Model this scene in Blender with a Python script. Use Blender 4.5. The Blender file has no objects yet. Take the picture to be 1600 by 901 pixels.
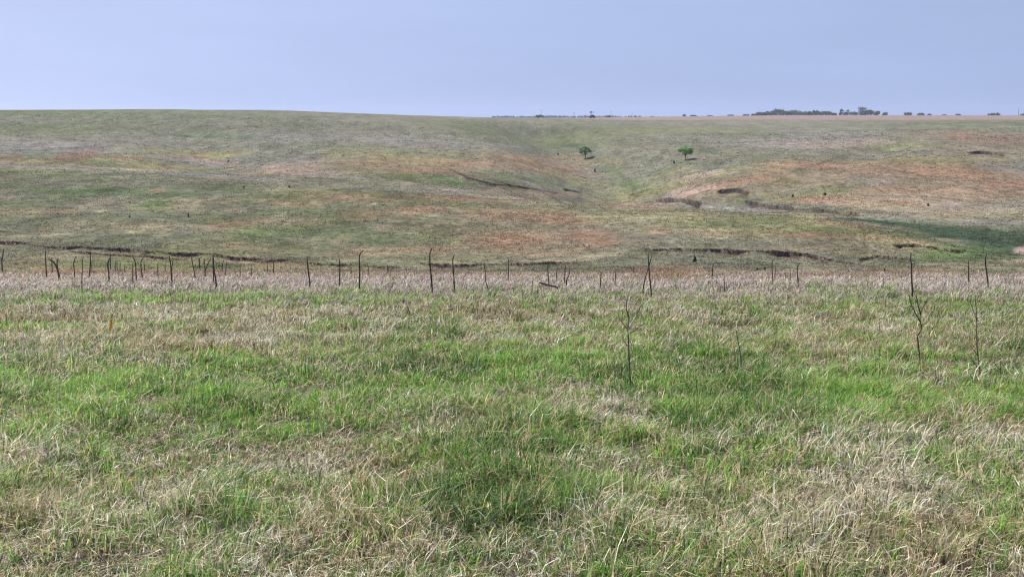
import bpy, math, random
import numpy as np
from mathutils import Vector
R = math.radians
S = bpy.context.scene
COL = S.collection
rng = np.random.default_rng(7)
random.seed(7)

# ------------------------------------------------------------------ camera
F, CX, CY, HOR = 1700.0, 800.0, 450.5, 183.0           # focal, centre, horizon row (in photo pixels)
TH = math.atan((CY - HOR) / F)
cd = bpy.data.cameras.new("camera"); cam = bpy.data.objects.new("camera", cd); COL.objects.link(cam)
cd.sensor_width = 36.0; cd.lens = F / 1600 * 36; cd.clip_start = 0.1; cd.clip_end = 30000
cam.location = (0, 0, 0); cam.rotation_euler = (math.pi / 2 - TH, 0, 0)
S.camera = cam

# ------------------------------------------------------------------ sky, sun, exposure
VEIL = (2.90, 3.42, 5.10, 1)
SUN_AZ, SUN_EL = -48.0, 50.0
w = bpy.data.worlds.new("World"); S.world = w; w.use_nodes = True
nt = w.node_tree; bg = nt.nodes["Background"]
sky = nt.nodes.new("ShaderNodeTexSky"); sky.sky_type = 'NISHITA'; sky.sun_disc = False
sky.sun_elevation = R(SUN_EL); sky.sun_rotation = R(SUN_AZ)
sky.air_density = 1.0; sky.dust_density = 1.0; sky.ozone_density = 2.0
# a hazy sky, even in colour down to the horizon: the lowest degrees are read from a little higher up
tcw = nt.nodes.new("ShaderNodeTexCoord"); sep = nt.nodes.new("ShaderNodeSeparateXYZ"); cmb = nt.nodes.new("ShaderNodeCombineXYZ")
lift = nt.nodes.new("ShaderNodeMath"); lift.operation = 'MAXIMUM'; lift.inputs[1].default_value = .28
nt.links.new(tcw.outputs["Generated"], sep.inputs[0]); nt.links.new(sep.outputs[2], lift.inputs[0])
nt.links.new(sep.outputs[0], cmb.inputs[0]); nt.links.new(sep.outputs[1], cmb.inputs[1]); nt.links.new(lift.outputs[0], cmb.inputs[2])
nrm = nt.nodes.new("ShaderNodeVectorMath"); nrm.operation = 'NORMALIZE'
nt.links.new(cmb.outputs[0], nrm.inputs[0]); nt.links.new(nrm.outputs[0], sky.inputs[0])
tint = nt.nodes.new("ShaderNodeMixRGB"); tint.blend_type = 'MULTIPLY'; tint.inputs[0].default_value = 1
tint.inputs[2].default_value = (.95, .835, .86, 1)
nt.links.new(sky.outputs[0], tint.inputs[1])
veil = nt.nodes.new("ShaderNodeMixRGB"); veil.inputs[0].default_value = .50; veil.inputs[2].default_value = VEIL
nt.links.new(tint.outputs[0], veil.inputs[1])
cl = nt.nodes.new("ShaderNodeTexNoise"); cl.inputs["Scale"].default_value = 2.2; cl.inputs["Detail"].default_value = 3
mpw = nt.nodes.new("ShaderNodeMapping"); mpw.inputs["Scale"].default_value = (1, 1, 7); mpw.inputs["Rotation"].default_value = (0, R(4), 0)
nt.links.new(tcw.outputs["Generated"], mpw.inputs[0]); nt.links.new(mpw.outputs[0], cl.inputs["Vector"])
clr = nt.nodes.new("ShaderNodeMapRange"); clr.inputs[1].default_value = .3; clr.inputs[2].default_value = .7; clr.inputs[3].default_value = .955; clr.inputs[4].default_value = 1.045
nt.links.new(cl.outputs["Fac"], clr.inputs[0])
thin = nt.nodes.new("ShaderNodeVectorMath"); thin.operation = 'SCALE'          # very faint high cloud
nt.links.new(veil.outputs[0], thin.inputs[0]); nt.links.new(clr.outputs[0], thin.inputs["Scale"])
nt.links.new(thin.outputs[0], bg.inputs[0])
bg.inputs[1].default_value = 0.086
ld = bpy.data.lights.new("sun", 'SUN'); lo = bpy.data.objects.new("sun", ld); COL.objects.link(lo)
ld.energy = 4.9; ld.angle = R(0.6); ld.color = (1.0, 0.95, 0.88)
sd = Vector((math.sin(R(SUN_AZ)) * math.cos(R(SUN_EL)), math.cos(R(SUN_AZ)) * math.cos(R(SUN_EL)), math.sin(R(SUN_EL))))
lo.rotation_euler = (-sd).to_track_quat('-Z', 'Y').to_euler()
lo.location = sd * 200
S.view_settings.view_transform = 'Standard'; S.view_settings.look = 'None'
S.view_settings.exposure = 0.88; S.view_settings.gamma = 1.0; S.view_settings.use_curve_mapping = False
S.cycles.use_denoising = True; S.cycles.denoiser = 'OPENIMAGEDENOISE'; S.cycles.denoising_input_passes = 'RGB_ALBEDO_NORMAL'; S.cycles.denoising_prefilter = 'NONE'
S.cycles.max_bounces = 6; S.cycles.diffuse_bounces = 2; S.cycles.transmission_bounces = 3
S.cycles.volume_bounces = 0; S.cycles.transparent_max_bounces = 8
S.cycles.pixel_filter_type = 'BLACKMAN_HARRIS'; S.cycles.filter_width = 1.2

# ------------------------------------------------------------------ helpers
def tag(o, label=None, cat=None, group=None, kind=None):
    if label: o['label'] = label
    if cat: o['category'] = cat
    if group: o['group'] = group
    if kind: o['kind'] = kind
    return o

def empty(name, loc):
    o = bpy.data.objects.new(name, None); COL.objects.link(o); o.location = loc
    o.empty_display_size = 0.2
    return o

def link_mesh(name, me, mat, parent=None):
    o = bpy.data.objects.new(name, me); COL.objects.link(o)
    if mat: me.materials.append(mat)
    if parent: o.parent = parent
    return o

def np_mesh(name, verts, loops, sizes, cols=None, smooth=False):
    me = bpy.data.meshes.new(name)
    verts = np.asarray(verts, np.float32); loops = np.asarray(loops, np.int32); sizes = np.asarray(sizes, np.int32)
    me.vertices.add(len(verts)); me.vertices.foreach_set("co", verts.ravel())
    me.loops.add(len(loops)); me.loops.foreach_set("vertex_index", loops)
    me.polygons.add(len(sizes))
    st = np.zeros(len(sizes), np.int32); st[1:] = np.cumsum(sizes)[:-1]
    me.polygons.foreach_set("loop_start", st)
    me.polygons.foreach_set("use_smooth", np.full(len(sizes), smooth, bool))
    if cols is not None:
        a = me.attributes.new("Col", 'FLOAT_COLOR', 'POINT')
        c4 = np.ones((len(verts), 4), np.float32); c4[:, :3] = cols
        a.data.foreach_set("color", c4.ravel())
    me.update(calc_edges=True)
    return me

def _hash(ix, iy, seed):
    h = (ix.astype(np.int64) * 374761393 + iy.astype(np.int64) * 668265263 + seed * 1442695041) & 0xffffffff
    h = ((h ^ (h >> 13)) * 1274126177) & 0xffffffff
    h = (h ^ (h >> 16)) & 0xffffffff
    return h.astype(np.float64) / 4294967295.0

def vnoise(x, y, seed=0):
    x = np.asarray(x, float); y = np.asarray(y, float)
    ix = np.floor(x); iy = np.floor(y); fx = x - ix; fy = y - iy
    ix = ix.astype(np.int64); iy = iy.astype(np.int64)
    fx = fx * fx * (3 - 2 * fx); fy = fy * fy * (3 - 2 * fy)
    a = _hash(ix, iy, seed); b = _hash(ix + 1, iy, seed); c = _hash(ix, iy + 1, seed); d = _hash(ix + 1, iy + 1, seed)
    return (a + (b - a) * fx) * (1 - fy) + (c + (d - c) * fx) * fy      # 0..1

def fbm(x, y, seed=0, octs=4, gain=0.5):
    t = 0; amp = 1; tot = 0
    for k in range(octs):
        t = t + amp * (vnoise(x * 2 ** k + 17.3 * k, y * 2 ** k - 9.1 * k, seed + k) - 0.5); tot += amp; amp *= gain
    return t / tot * 2                                                  # about -1..1

def sstep(a, b, x):
    t = np.clip((x - a) / (b - a), 0, 1); return t * t * (3 - 2 * t)

def T(row):                                            # downward slope of a photo row
    return np.tan(TH + np.arctan((np.asarray(row, float) - CY) / F))

def project(X, Y, Z):                                  # world -> photo pixel
    c, s = math.cos(TH), math.sin(TH)
    dep = Y * c - Z * s; up = Y * s + Z * c
    return CX + F * X / dep, CY - F * up / dep

def ray_s(px, py):                                     # X/Y of a pixel's ray
    v = (py - CY) / F
    return (px - CX) / F / (math.cos(TH) - v * math.sin(TH))

# ------------------------------------------------------------------ the land: heights
cpx = np.array([-250, 0, 200, 400, 600, 800, 900, 1000, 1100, 1200, 1300, 1400, 1500, 1600, 1850], float)
one = np.ones_like(cpx)
def row_nodes(rows, Ys):
    rows = np.asarray(rows, float) * one; Ys = np.asarray(Ys, float) * one
    return Ys, -Ys * T(rows)
rc = np.array([262, 264, 268, 278, 295, 312, 320, 325, 331, 338, 346, 362, 388, 402, 408], float)
Yc = np.array([215, 205, 195, 185, 165, 155, 150, 145, 140, 135, 130, 122, 113, 107, 104], float)
drop = np.array([0.4, 0.4, 0.6, 1.4, 2.6, 3.2, 3.2, 3.0, 3.0, 2.8, 2.4, 1.8, 1.2, 0.8, 0.6])
rh = np.array([172.6, 172, 171.4, 172, 178.6, 184.4, 185.6, 188, 187.6, 187, 187, 187, 187, 187, 187])
Yh = np.array([620, 620, 620, 640, 700, 760, 800, 800, 780, 760, 740, 720, 700, 700, 700], float)
r15 = np.array([176, 176, 177, 178, 182, 184.2, 184.1, 182.8, 181.5, 180.6, 180.2, 180.2, 180.4, 180.6, 180.6])
Y11 = np.array([255, 250, 245, 240, 238, 235, 232, 230, 225, 215, 200, 182, 160, 148, 142], float)
Y12 = np.array([285, 285, 290, 300, 315, 345, 375, 385, 380, 355, 335, 325, 320, 320, 320], float)
r12 = np.array([250, 251, 252, 254, 254, 252, 250, 250, 250, 252, 256, 262, 268, 270, 270], float)
Y13 = np.array([430, 430, 430, 440, 480, 540, 560, 570, 560, 540, 520, 500, 490, 490, 490], float)
nodes = [(1.5 * one, -2.87 * one), row_nodes(901, 8.2), row_nodes(612, 17), row_nodes(514, 27),
         row_nodes(462, 37), row_nodes(444, 51), row_nodes(431, 70),
         row_nodes([420, 420, 420, 421, 422, 421, 421, 421, 420, 420, 420, 419, 417, 417, 417], 88),
         row_nodes([397, 397, 399, 406, 413, 411, 408, 402, 402, 402, 406, 408, 406, 411, 412], 102),
         (Yc, -Yc * T(rc)),
         (Yc + 30, -(Yc + 30) * T(rc) - drop),
         row_nodes(rc - 1.5, Y11), row_nodes(r12, Y12), row_nodes(np.array([212, 212, 212, 212, 212, 211, 210, 210, 210, 210, 210, 211, 212, 212, 212.]), Y13),
         row_nodes(rh, Yh), row_nodes(r15, 1400),
         (2600 * one, np.array([-9.] * 15)), (9000 * one, np.array([-6.] * 15))]
NY = np.array([n[0] for n in nodes]); NZ = np.array([n[1] for n in nodes])       # K x 15

def pchip(x, y, xq):
    h = np.diff(x); dl = np.diff(y) / h
    m = np.zeros_like(y)
    for i in range(1, len(x) - 1):
        if dl[i - 1] * dl[i] > 0:
            w1 = 2 * h[i] + h[i - 1]; w2 = h[i] + 2 * h[i - 1]
            m[i] = (w1 + w2) / (w1 / dl[i - 1] + w2 / dl[i])
    m[0] = dl[0]; m[-1] = dl[-1]
    k = np.clip(np.searchsorted(x, xq) - 1, 0, len(x) - 2)
    t = (xq - x[k]) / h[k]
    return ((1 + 2 * t) * (1 - t) ** 2 * y[k] + t * (1 - t) ** 2 * h[k] * m[k]
            + t * t * (3 - 2 * t) * y[k + 1] + t * t * (t - 1) * h[k] * m[k + 1])

GP = np.linspace(-250, 1850, 421)                                       # column parameter (pixels at the horizon)
GY = np.concatenate([np.arange(1.5, 60, .5), np.arange(60, 300, 1.), np.arange(300, 1000, 4.), np.geomspace(1000, 9000, 80)])
NYg = np.array([pchip(cpx, NY[k], GP) for k in range(len(NY))]); NZg = np.array([pchip(cpx, NZ[k], GP) for k in range(len(NZ))])
BASE = np.array([pchip(NYg[:, i], NZg[:, i], GY) for i in range(len(GP))])      # columns x GY

def base_h(X, Y):
    Yq = np.clip(Y, 1.5, 8999)
    p = np.clip(CX + F * X / np.maximum(Yq, 5.) * math.cos(TH) ** 0 , -249.9, 1849.9)
    fi = (p - GP[0]) / (GP[1] - GP[0]); i = np.clip(fi.astype(int), 0, len(GP) - 2); fi = fi - i
    j = np.clip(np.searchsorted(GY, Yq) - 1, 0, len(GY) - 2); fj = np.clip((Yq - GY[j]) / (GY[j + 1] - GY[j]), 0, 1)
    z = ((BASE[i, j] * (1 - fi) + BASE[i + 1, j] * fi) * (1 - fj) + (BASE[i, j + 1] * (1 - fi) + BASE[i + 1, j + 1] * fi) * fj)
    return z

def rough(X, Y):                                        # humps and hollows
    z = 0.10 * fbm(X / 4, Y / 4, 11, 3) * sstep(3, 9, Y) * (1 - sstep(60, 90, Y))
    z = z + 0.35 * fbm(X / 11, Y / 11, 21, 4) * sstep(80, 100, Y) * (1 - 0.6 * sstep(130, 180, Y)) * (1 - sstep(900, 1200, Y))
    z = z + 2.4 * fbm(X / 50, Y / 34, 31, 3) * sstep(170, 260, Y) * (1 - sstep(480, 650, Y))
    return z

def raw_h(X, Y): return base_h(X, Y) + rough(X, Y)

YS = np.concatenate([np.arange(2, 60, .15), np.arange(60, 300, .4), np.geomspace(300, 6000, 900)])
def hit(px, py, hf):                                    # photo pixel -> point on the land
    s = ray_s(px, py); z = hf(s * YS, YS); ok = z >= -YS * T(py)
    k = int(np.argmax(ok)) if ok.any() else len(YS) - 1
    return s * YS[k], YS[k], z[k]

# draws cut into the far slope, and scarps (small eroded banks)
DRAWS = []
for pts, A, W in [([(985, 300), (962, 268), (905, 236), (880, 214), (835, 196)], 8.5, 24), ([(1190, 316), (1225, 285), (1290, 258), (1390, 228)], 2.2, 10),
                  ([(330, 262), (350, 240), (300, 215), (285, 195)], 4.0, 20), ([(1590, 345), (1540, 318), (1590, 300)], 0.8, 7)]:
    DRAWS.append(([hit(x, y, raw_h) for x, y in pts], A, W))

def draw_h(X, Y):
    z = 0
    for pts, A, W in DRAWS:
        d = np.full(np.shape(X), 1e9); Wk = W
        for a, b in zip(pts[:-1], pts[1:]):
            ax, ay = a[0], a[1]; ex, ey = b[0] - ax, b[1] - ay
            t = np.clip(((X - ax) * ex + (Y - ay) * ey) / (ex * ex + ey * ey), 0, 1)
            d = np.minimum(d, np.hypot(X - ax - t * ex, (Y - ay - t * ey)))
        z = z - A * np.exp(-(d / Wk) ** 2)
    return z

SCARPS = []
for pts, h, L in [
    ([(-60, 377), (0, 378), (40, 379), (60, 384), (100, 387), (130, 386), (190, 389), (230, 392), (300, 397), (340, 398), (400, 405), (440, 408)], .55, 3.0),
    ([(110, 392), (160, 396), (240, 401), (300, 404)], .3, 2.0),
    ([(395, 409), (440, 406), (490, 412), (560, 414), (625, 419)], .45, 3.0),
    ([(655, 412), (720, 415), (760, 413), (820, 413), (870, 410), (905, 413)], .5, 3.0),
    ([(1008, 391), (1060, 390), (1100, 391), (1150, 392), (1200, 393), (1260, 399), (1290, 405), (1335, 412)], .75, 3.2),
    ([(1340, 405), (1370, 400), (1400, 404), (1428, 408)], .45, 2.4),
    ([(1395, 382), (1440, 384), (1475, 390), (1512, 392)], .4, 2.6),
    ([(1022, 313), (1045, 310), (1070, 313), (1098, 318)], 1.2, 6),
    ([(1160, 312), (1190, 318), (1230, 322), (1280, 328), (1348, 334)], 1.5, 5),
    ([(1120, 298), (1150, 296), (1172, 302)], .7, 5),
    ([(1512, 238), (1530, 237), (1550, 239), (1572, 243)], 2.6, 12),
    ([(703, 264), (730, 277), (770, 288), (830, 295), (872, 302)], .34, 4),
    ([(772, 280), (790, 287), (815, 293)], .4, 4),
    ([(880, 295), (893, 297), (912, 300)], .45, 5),
    ([(984, 304), (1000, 305)], .7, 5)]:
    P = [hit(x, y, lambda X, Y: raw_h(X, Y) + draw_h(X, Y)) for x, y in pts]
    ss = np.array([p[0] / p[1] for p in P]); yy = np.array([p[1] for p in P])
    o = np.argsort(ss); SCARPS.append((ss[o], yy[o], h, L))

if 0:
    for q in SCARPS: print('SC', q[1].min().round(1), q[1].max().round(1))
def scarp_h(X, Y, face=False):
    z = np.zeros(np.shape(X)); fw = np.zeros(np.shape(X)); s = X / np.maximum(Y, 1)
    for k, (ss, yy, h, L) in enumerate(SCARPS):
        m = (s > ss[0]) & (s < ss[-1]) & (Y > yy.min() - 6 * L) & (Y < yy.max() + 2 * L)
        if not m.any(): continue
        sm = s[m]; xm = X[m]; ym = Y[m]
        yc = np.interp(sm, ss, yy)
        wl = 2.2 if L < 4 else 6.0
        yc = yc + fbm(xm / wl, xm * 0 + k * 7.7, 41 + k, 4) * min(L, 3.5) * .30 + fbm(xm / .5, ym / 3., 81 + k, 2) * .25
        hh = h * (.5 if L < 4 else .95) * np.clip((0.8 + 1.7 * fbm(xm / (.75 * L), xm * 0 + k * 3.3, 61 + k, 4 if L < 4 else 3)), 0.06 if L < 4 else .38, 1.5)
        span = ss[-1] - ss[0]; e = np.minimum(sm - ss[0], ss[-1] - sm) / span
        hh = hh * sstep(0, .09, e)
        dy = ym - yc                                            # > 0 behind the lip
        fall = np.exp(-np.maximum(-dy, 0) / L)
        wst = np.where(ym < 130, .09, .20); step = 1 - sstep(-wst, .3 * wst, dy)
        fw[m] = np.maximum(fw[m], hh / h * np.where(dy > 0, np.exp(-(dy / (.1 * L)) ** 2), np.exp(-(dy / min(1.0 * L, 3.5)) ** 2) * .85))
        z[m] += -hh * fall * step + 0.10 * hh * np.exp(-(np.maximum(dy, 0) / (0.5 * L)) ** 2) * (1 - step)
    return fw if face else z

def H(X, Y):
    X = np.asarray(X, float); Y = np.asarray(Y, float)
    return raw_h(X, Y) + draw_h(X, Y) + scarp_h(X, Y)

def at(px, py):
    x, y, z = hit(px, py, H); return Vector((x, y, float(H(np.array([x]), np.array([y]))[0])))

# ------------------------------------------------------------------ the land: which growth grows where
PAL = dict(F=(.185, .140, .130), G=(.070, .080, .038), B=(.058, .104, .034), D=(.027, .046, .027), O=(.198, .126, .084), R=(.160, .092, .066),
           T=(.240, .195, .125), L=(.158, .146, .138), P=(.260, .190, .172), S=(.062, .046, .040), Y=(.155, .155, .066))
PAL = {k: np.array(v) for k, v in PAL.items()}
PATCH = [('D',362,414,40,5,0,.8),('D',440,412,40,4,0,.5),('D',850,417,50,4,0,.6),('G',1150,305,60,8,0,.5),('D',1120,303,50,5,-6,.5),('D',1260,322,60,5,6,.6),('O',1450,285,220,40,3,.42),('O',1180,290,150,22,-8,.3),('T',1380,312,240,22,2,.35),('O',820,365,230,40,0,.3),('O',700,262,230,16,2,.3),('R',1540,235,120,25,0,.3),('L',300,190,400,16,0,.25),('L',1250,208,400,22,0,.3),('D',350,372,300,12,0,.2),('D',300,305,330,10,2,.25),('D',620,355,180,16,0,.2),
   # growth, centre x, y, half width, half height, tilt, strength  (photo pixels, laid on the ground they show)
 ('L',250,216,300,13,0,.6),('L',560,214,220,12,2,.65),('L',640,224,170,8,4,.6),('L',120,228,150,8,0,.55),('B',330,211,60,7,2,.6),('B',70,200,110,8,0,.4),('B',230,180,300,7,0,.35),
 ('R',130,240,42,6,-4,.8),('R',108,249,50,5,-5,.7),('R',12,248,30,5,0,.7),('O',205,247,24,5,0,.6),('P',310,250,48,6,6,.55),('O',355,258,26,5,8,.5),('T',250,259,70,4,4,.3),
 ('P',450,262,70,8,-6,.6),('P',490,271,80,6,-3,.6),('O',430,268,60,4,-5,.5),('O',575,257,70,5,-2,.55),('O',665,265,80,6,2,.8),('O',745,257,70,7,4,.8),('O',800,246,70,7,3,.6),('O',850,262,80,13,8,.6),('O',905,250,60,8,4,.5),
 ('O',600,246,60,4,0,.4),('P',560,276,60,4,0,.4),('B',700,281,70,7,6,.5),('B',600,277,60,4,0,.4),('R',700,297,60,3,0,.6),('B',790,275,80,8,8,.45),('Y',860,277,60,6,6,.4),('P',800,301,110,4,3,.5),('O',840,303,80,4,3,.4),
 ('L',420,281,260,5,4,.65),('L',640,289,220,5,6,.6),('D',480,283,200,3,4,.35),
 ('B',245,322,55,13,0,.85),('B',180,300,180,10,2,.35),('T',30,331,42,7,0,.6),('O',92,330,32,5,0,.55),('O',230,298,14,4,0,.7),('O',362,350,65,9,-5,.55),('T',215,356,70,9,0,.55),('T',120,350,60,7,0,.3),
 ('O',545,309,70,8,3,.6),('O',570,335,44,10,0,.5),('O',640,331,44,12,0,.6),('R',655,326,40,8,0,.5),('O',470,318,60,6,0,.45),('T',460,345,60,8,0,.45),('B',430,362,80,12,0,.4),('B',560,372,120,12,0,.35),
 ('O',790,375,66,14,0,.85),('O',800,336,110,12,2,.65),('R',905,368,55,10,0,.75),('R',870,346,60,7,0,.5),('O',925,381,45,9,0,.6),('O',760,312,130,6,3,.55),('R',700,310,90,4,2,.5),('O',995,323,70,5,2,.6),('O',1030,360,36,7,0,.55),
 ('O',650,391,110,6,0,.6),('O',560,396,60,5,0,.6),('T',1010,340,90,6,0,.5),('B',1100,350,110,10,3,.4),('T',1140,362,80,6,0,.45),('Y',940,340,60,7,0,.4),('O',860,395,70,6,0,.45),('T',820,398,80,5,0,.4),
 ('O',1155,284,95,10,-9,.8),('O',1105,296,62,8,-10,.6),('P',1090,276,60,6,-10,.55),('P',1070,300,50,6,-15,.6),('T',1130,302,40,5,0,.4),('O',1250,255,90,8,0,.65),('O',1230,262,70,5,-4,.6),('O',1400,266,130,12,2,.7),('O',1500,272,110,13,4,.8),('O',1560,290,70,12,5,.85),
 ('O',1455,300,130,8,2,.7),('O',1330,311,110,6,3,.85),('O',1265,313,80,6,3,.85),('O',1500,214,34,9,0,.7),('R',1560,217,60,6,0,.75),('O',1480,210,90,8,0,.4),('T',1380,324,80,7,0,.4),('T',1500,332,120,8,0,.5),('P',1470,320,60,6,0,.4),('Y',1400,228,70,8,0,.55),
 ('L',1300,214,90,9,0,.6),('L',1200,226,110,9,0,.6),('P',1340,224,66,5,-3,.5),('P',1250,226,60,5,0,.5),('L',1060,214,110,6,2,.5),('Y',1060,204,120,6,0,.4),('L',1370,283,60,8,0,.5),('B',1280,300,70,6,-8,.5),('D',1260,296,50,3,-8,.4),
 ('B',1180,310,60,7,0,.4),('O',1335,351,70,5,9,.75),('R',1290,371,80,8,4,.5),('O',1240,365,60,6,0,.35),('O',1400,373,80,6,8,.55),('T',1460,384,60,5,10,.5),('T',1300,392,90,5,3,.45),('O',1250,386,90,4,0,.4),('R',1420,388,60,5,0,.5),
 ('D',1470,364,130,12,5,.9),('D',1560,374,90,13,5,.95),('D',1395,349,70,4,5,.85),('D',1320,344,50,2,4,.7),('B',1495,392,70,9,0,.85),('D',1570,398,60,9,0,.8),('P',1600,391,14,6,0,1.),('L',1560,349,110,6,0,.6),('B',1450,408,110,7,0,.6),('T',1460,420,140,5,-3,.5),('O',1400,425,60,5,0,.4),('B',1560,424,70,7,0,.5),
 ('B',990,290,26,10,0,.6),('B',962,270,24,12,0,.4),('D',870,205,18,6,0,.6),('D',890,228,30,5,0,.7),('D',868,212,9,9,0,.5),('D',930,266,8,3,0,.4),
 ('R',130,427,90,8,0,.75),('R',240,428,60,7,0,.6),('O',60,416,70,6,0,.4),('R',350,428,60,6,0,.5),('R',560,428,90,7,0,.35),('R',740,430,60,5,0,.4),('R',990,424,30,6,0,.5),('O',1045,424,55,10,0,.95),('O',1130,430,60,6,0,.5),('R',1300,432,130,6,0,.45),('T',60,402,90,8,0,.35),('B',110,412,60,4,0,.4),('Y',200,400,160,6,0,.3)]
STROKE = [([(875, 212), (905, 234), (962, 266), (990, 296)], 6, 'D', .25), ([(905, 236), (962, 268), (985, 298)], 12, 'B', .2),  # pale tracks and dry washes: polyline, half width, growth, strength
 ([(-60, 256), (0, 259), (150, 266), (260, 270), (400, 277)], 2.2, 'L', .9), ([(400, 277), (560, 290), (700, 303), (880, 318)], 1.6, 'L', .8), ([(130, 261), (260, 267)], 1.5, 'T', .8),
 ([(1062, 317), (1100, 322), (1200, 331)], 2.4, 'L', 1.), ([(700, 213), (770, 226), (830, 231)], 1.2, 'L', .8), ([(1090, 300), (1200, 290), (1240, 268), (1310, 246)], 1.6, 'D', .45), ([(1270, 253), (1230, 245)], 1, 'D', .5),
 ([(703, 264), (730, 277), (770, 288), (830, 295), (872, 302)], 1.5, 'S', .9), ([(772, 280), (790, 287), (815, 293)], 1.1, 'S', .8), ([(1020, 320), (1060, 316)], 1.5, 'P', .7), ([(0, 236), (60, 235), (180, 228)], 1.6, 'D', .3),
 ([(240, 210), (300, 212)], 1.3, 'D', .5), ([(1185, 300), (1170, 318)], 5, 'L', .8), ([(1170, 318), (1240, 326), (1345, 336)], 2.5, 'S', .5), ([(1500, 325), (1545, 316)], 1, 'D', .5), ([(1560, 300), (1600, 296)], 1.6, 'D', .5)]

def growth(X, Y, Z):                                    # albedo of the cover at a point of the land
    px, py = project(X, Y, Z)
    big = fbm(X / 26, Y / 26, 101, 4); mid = fbm(X / 7, Y / 7, 111, 4); fin = fbm(X / 1.8, Y / 1.8, 121, 3); huge = fbm(X / 90, Y / 120, 131, 3)
    def mix(c, k, t): return c + (PAL[k] - c) * np.clip(t, 0, 1)[..., None]
    c = np.broadcast_to(PAL['G'], X.shape + (3,)).copy()
    c = mix(c, 'L', .34 + .5 * huge + .22 * mid)
    c = mix(c, 'Y', .22 + .9 * big * (Y < 400) - .1)
    c = mix(c, 'T', .75 * (mid + .5 * fin - .12) * (Y < 330))
    c = mix(c, 'O', 1.1 * (big * .5 + mid * .5 - .18) * (Y < 480) * (Y > 80))
    c = mix(c, 'B', 1.0 * (-mid - .26))
    band = sstep(422, 434, py + 3 * mid) * (1 - sstep(446, 456, py))
    c = mix(c, 'P', band * .75 * (1 + .4 * fin)); c = mix(c, 'O', sstep(416, 424, py + 3 * mid) * (1 - sstep(428, 436, py)) * .22); c = mix(c, 'T', band * .45 * (1 + fin))
    stk = 1 + (.27 * fbm(X / 5, Y / 12, 141, 3) + .22 * fbm(X / 1.6, Y / 4.5, 151, 3)) * sstep(70, 110, Y) * (1 - .6 * sstep(700, 900, Y))
    jx = 26 * big + 12 * mid; jy = 4.0 * mid + 3.0 * fin
    for k, cx, cy, rx, ry, a, st in PATCH:
        ca, sa = math.cos(R(a)), math.sin(R(a))
        dx = px + jx - cx; dyy = py + jy * min(1., ry / 8) - cy
        u = (dx * ca + dyy * sa) / rx; v = (-dx * sa + dyy * ca) / ry
        wgt = 1 - sstep(.25, 1.35, np.sqrt(u * u + v * v) + .5 * mid + .4 * fin)
        c = mix(c, k, wgt * st * (.8 + .5 * fin))
    wx = np.array([1300, 1360, 1410, 1460, 1510, 1555, 1605, 1700], float)
    wm = np.interp(px, wx, [341, 345, 351, 358, 366, 373, 377, 380]); wh_ = np.interp(px, wx, [.5, 2, 5, 10, 15, 20, 23, 25])
    q = np.abs(py + 3. * mid + 2. * big - wm) / wh_
    c = mix(c, 'D', (1 - sstep(.45, 1.35, q)) * (px > 1300) * (.85 + .3 * fin + .25 * mid))
    c = mix(c, 'B', np.exp(-((px - 1505) / 60) ** 2 - ((py - 391) / 7) ** 2) * .7)
    c = mix(c, 'P', (1 - sstep(.6, 1.2, np.hypot((px - 1602) / 18, (py - 391) / 6.5) + .3 * mid)) * .9)
    for pts, hw, k, st in STROKE:
        xs = np.array([p[0] for p in pts], float); ys = np.array([p[1] for p in pts], float)
        o = np.argsort(xs); xs, ys = xs[o], ys[o]
        m = (px > xs[0]) & (px < xs[-1]) & (np.abs(py - np.interp(px, xs, ys)) < hw * 3)
        dd = np.abs(py - np.interp(px, xs, ys) + 1.2 * mid) / hw
        c = mix(c, k, m * st * (1 - sstep(.5, 1.4, dd)) * (.75 + .4 * fin))
    # the pale stubble field along the right-hand crest and the land beyond it
    c = c * np.clip(stk, .4, 1.7)[..., None]
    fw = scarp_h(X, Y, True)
    bk = np.array((.165, .118, .092)) * ((1 + .6 * fin) * np.where(Y > 150, .3, 1))[..., None]  # earth below the bank lips; far strips painted dark as if shaded
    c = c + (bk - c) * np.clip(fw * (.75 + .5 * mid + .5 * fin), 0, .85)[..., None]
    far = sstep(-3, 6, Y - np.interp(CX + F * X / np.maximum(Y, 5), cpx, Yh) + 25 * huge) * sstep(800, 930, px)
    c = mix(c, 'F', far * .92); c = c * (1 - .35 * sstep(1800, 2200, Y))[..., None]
    return c, (big, mid, fin)

# ------------------------------------------------------------------ materials
def mat_new(name):
    m = bpy.data.materials.new(name); m.use_nodes = True
    n = m.node_tree.nodes; l = m.node_tree.links; b = n["Principled BSDF"]
    b.inputs["Roughness"].default_value = .85
    b.inputs["Specular IOR Level"].default_value = .15
    return m, n, l, b

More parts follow.
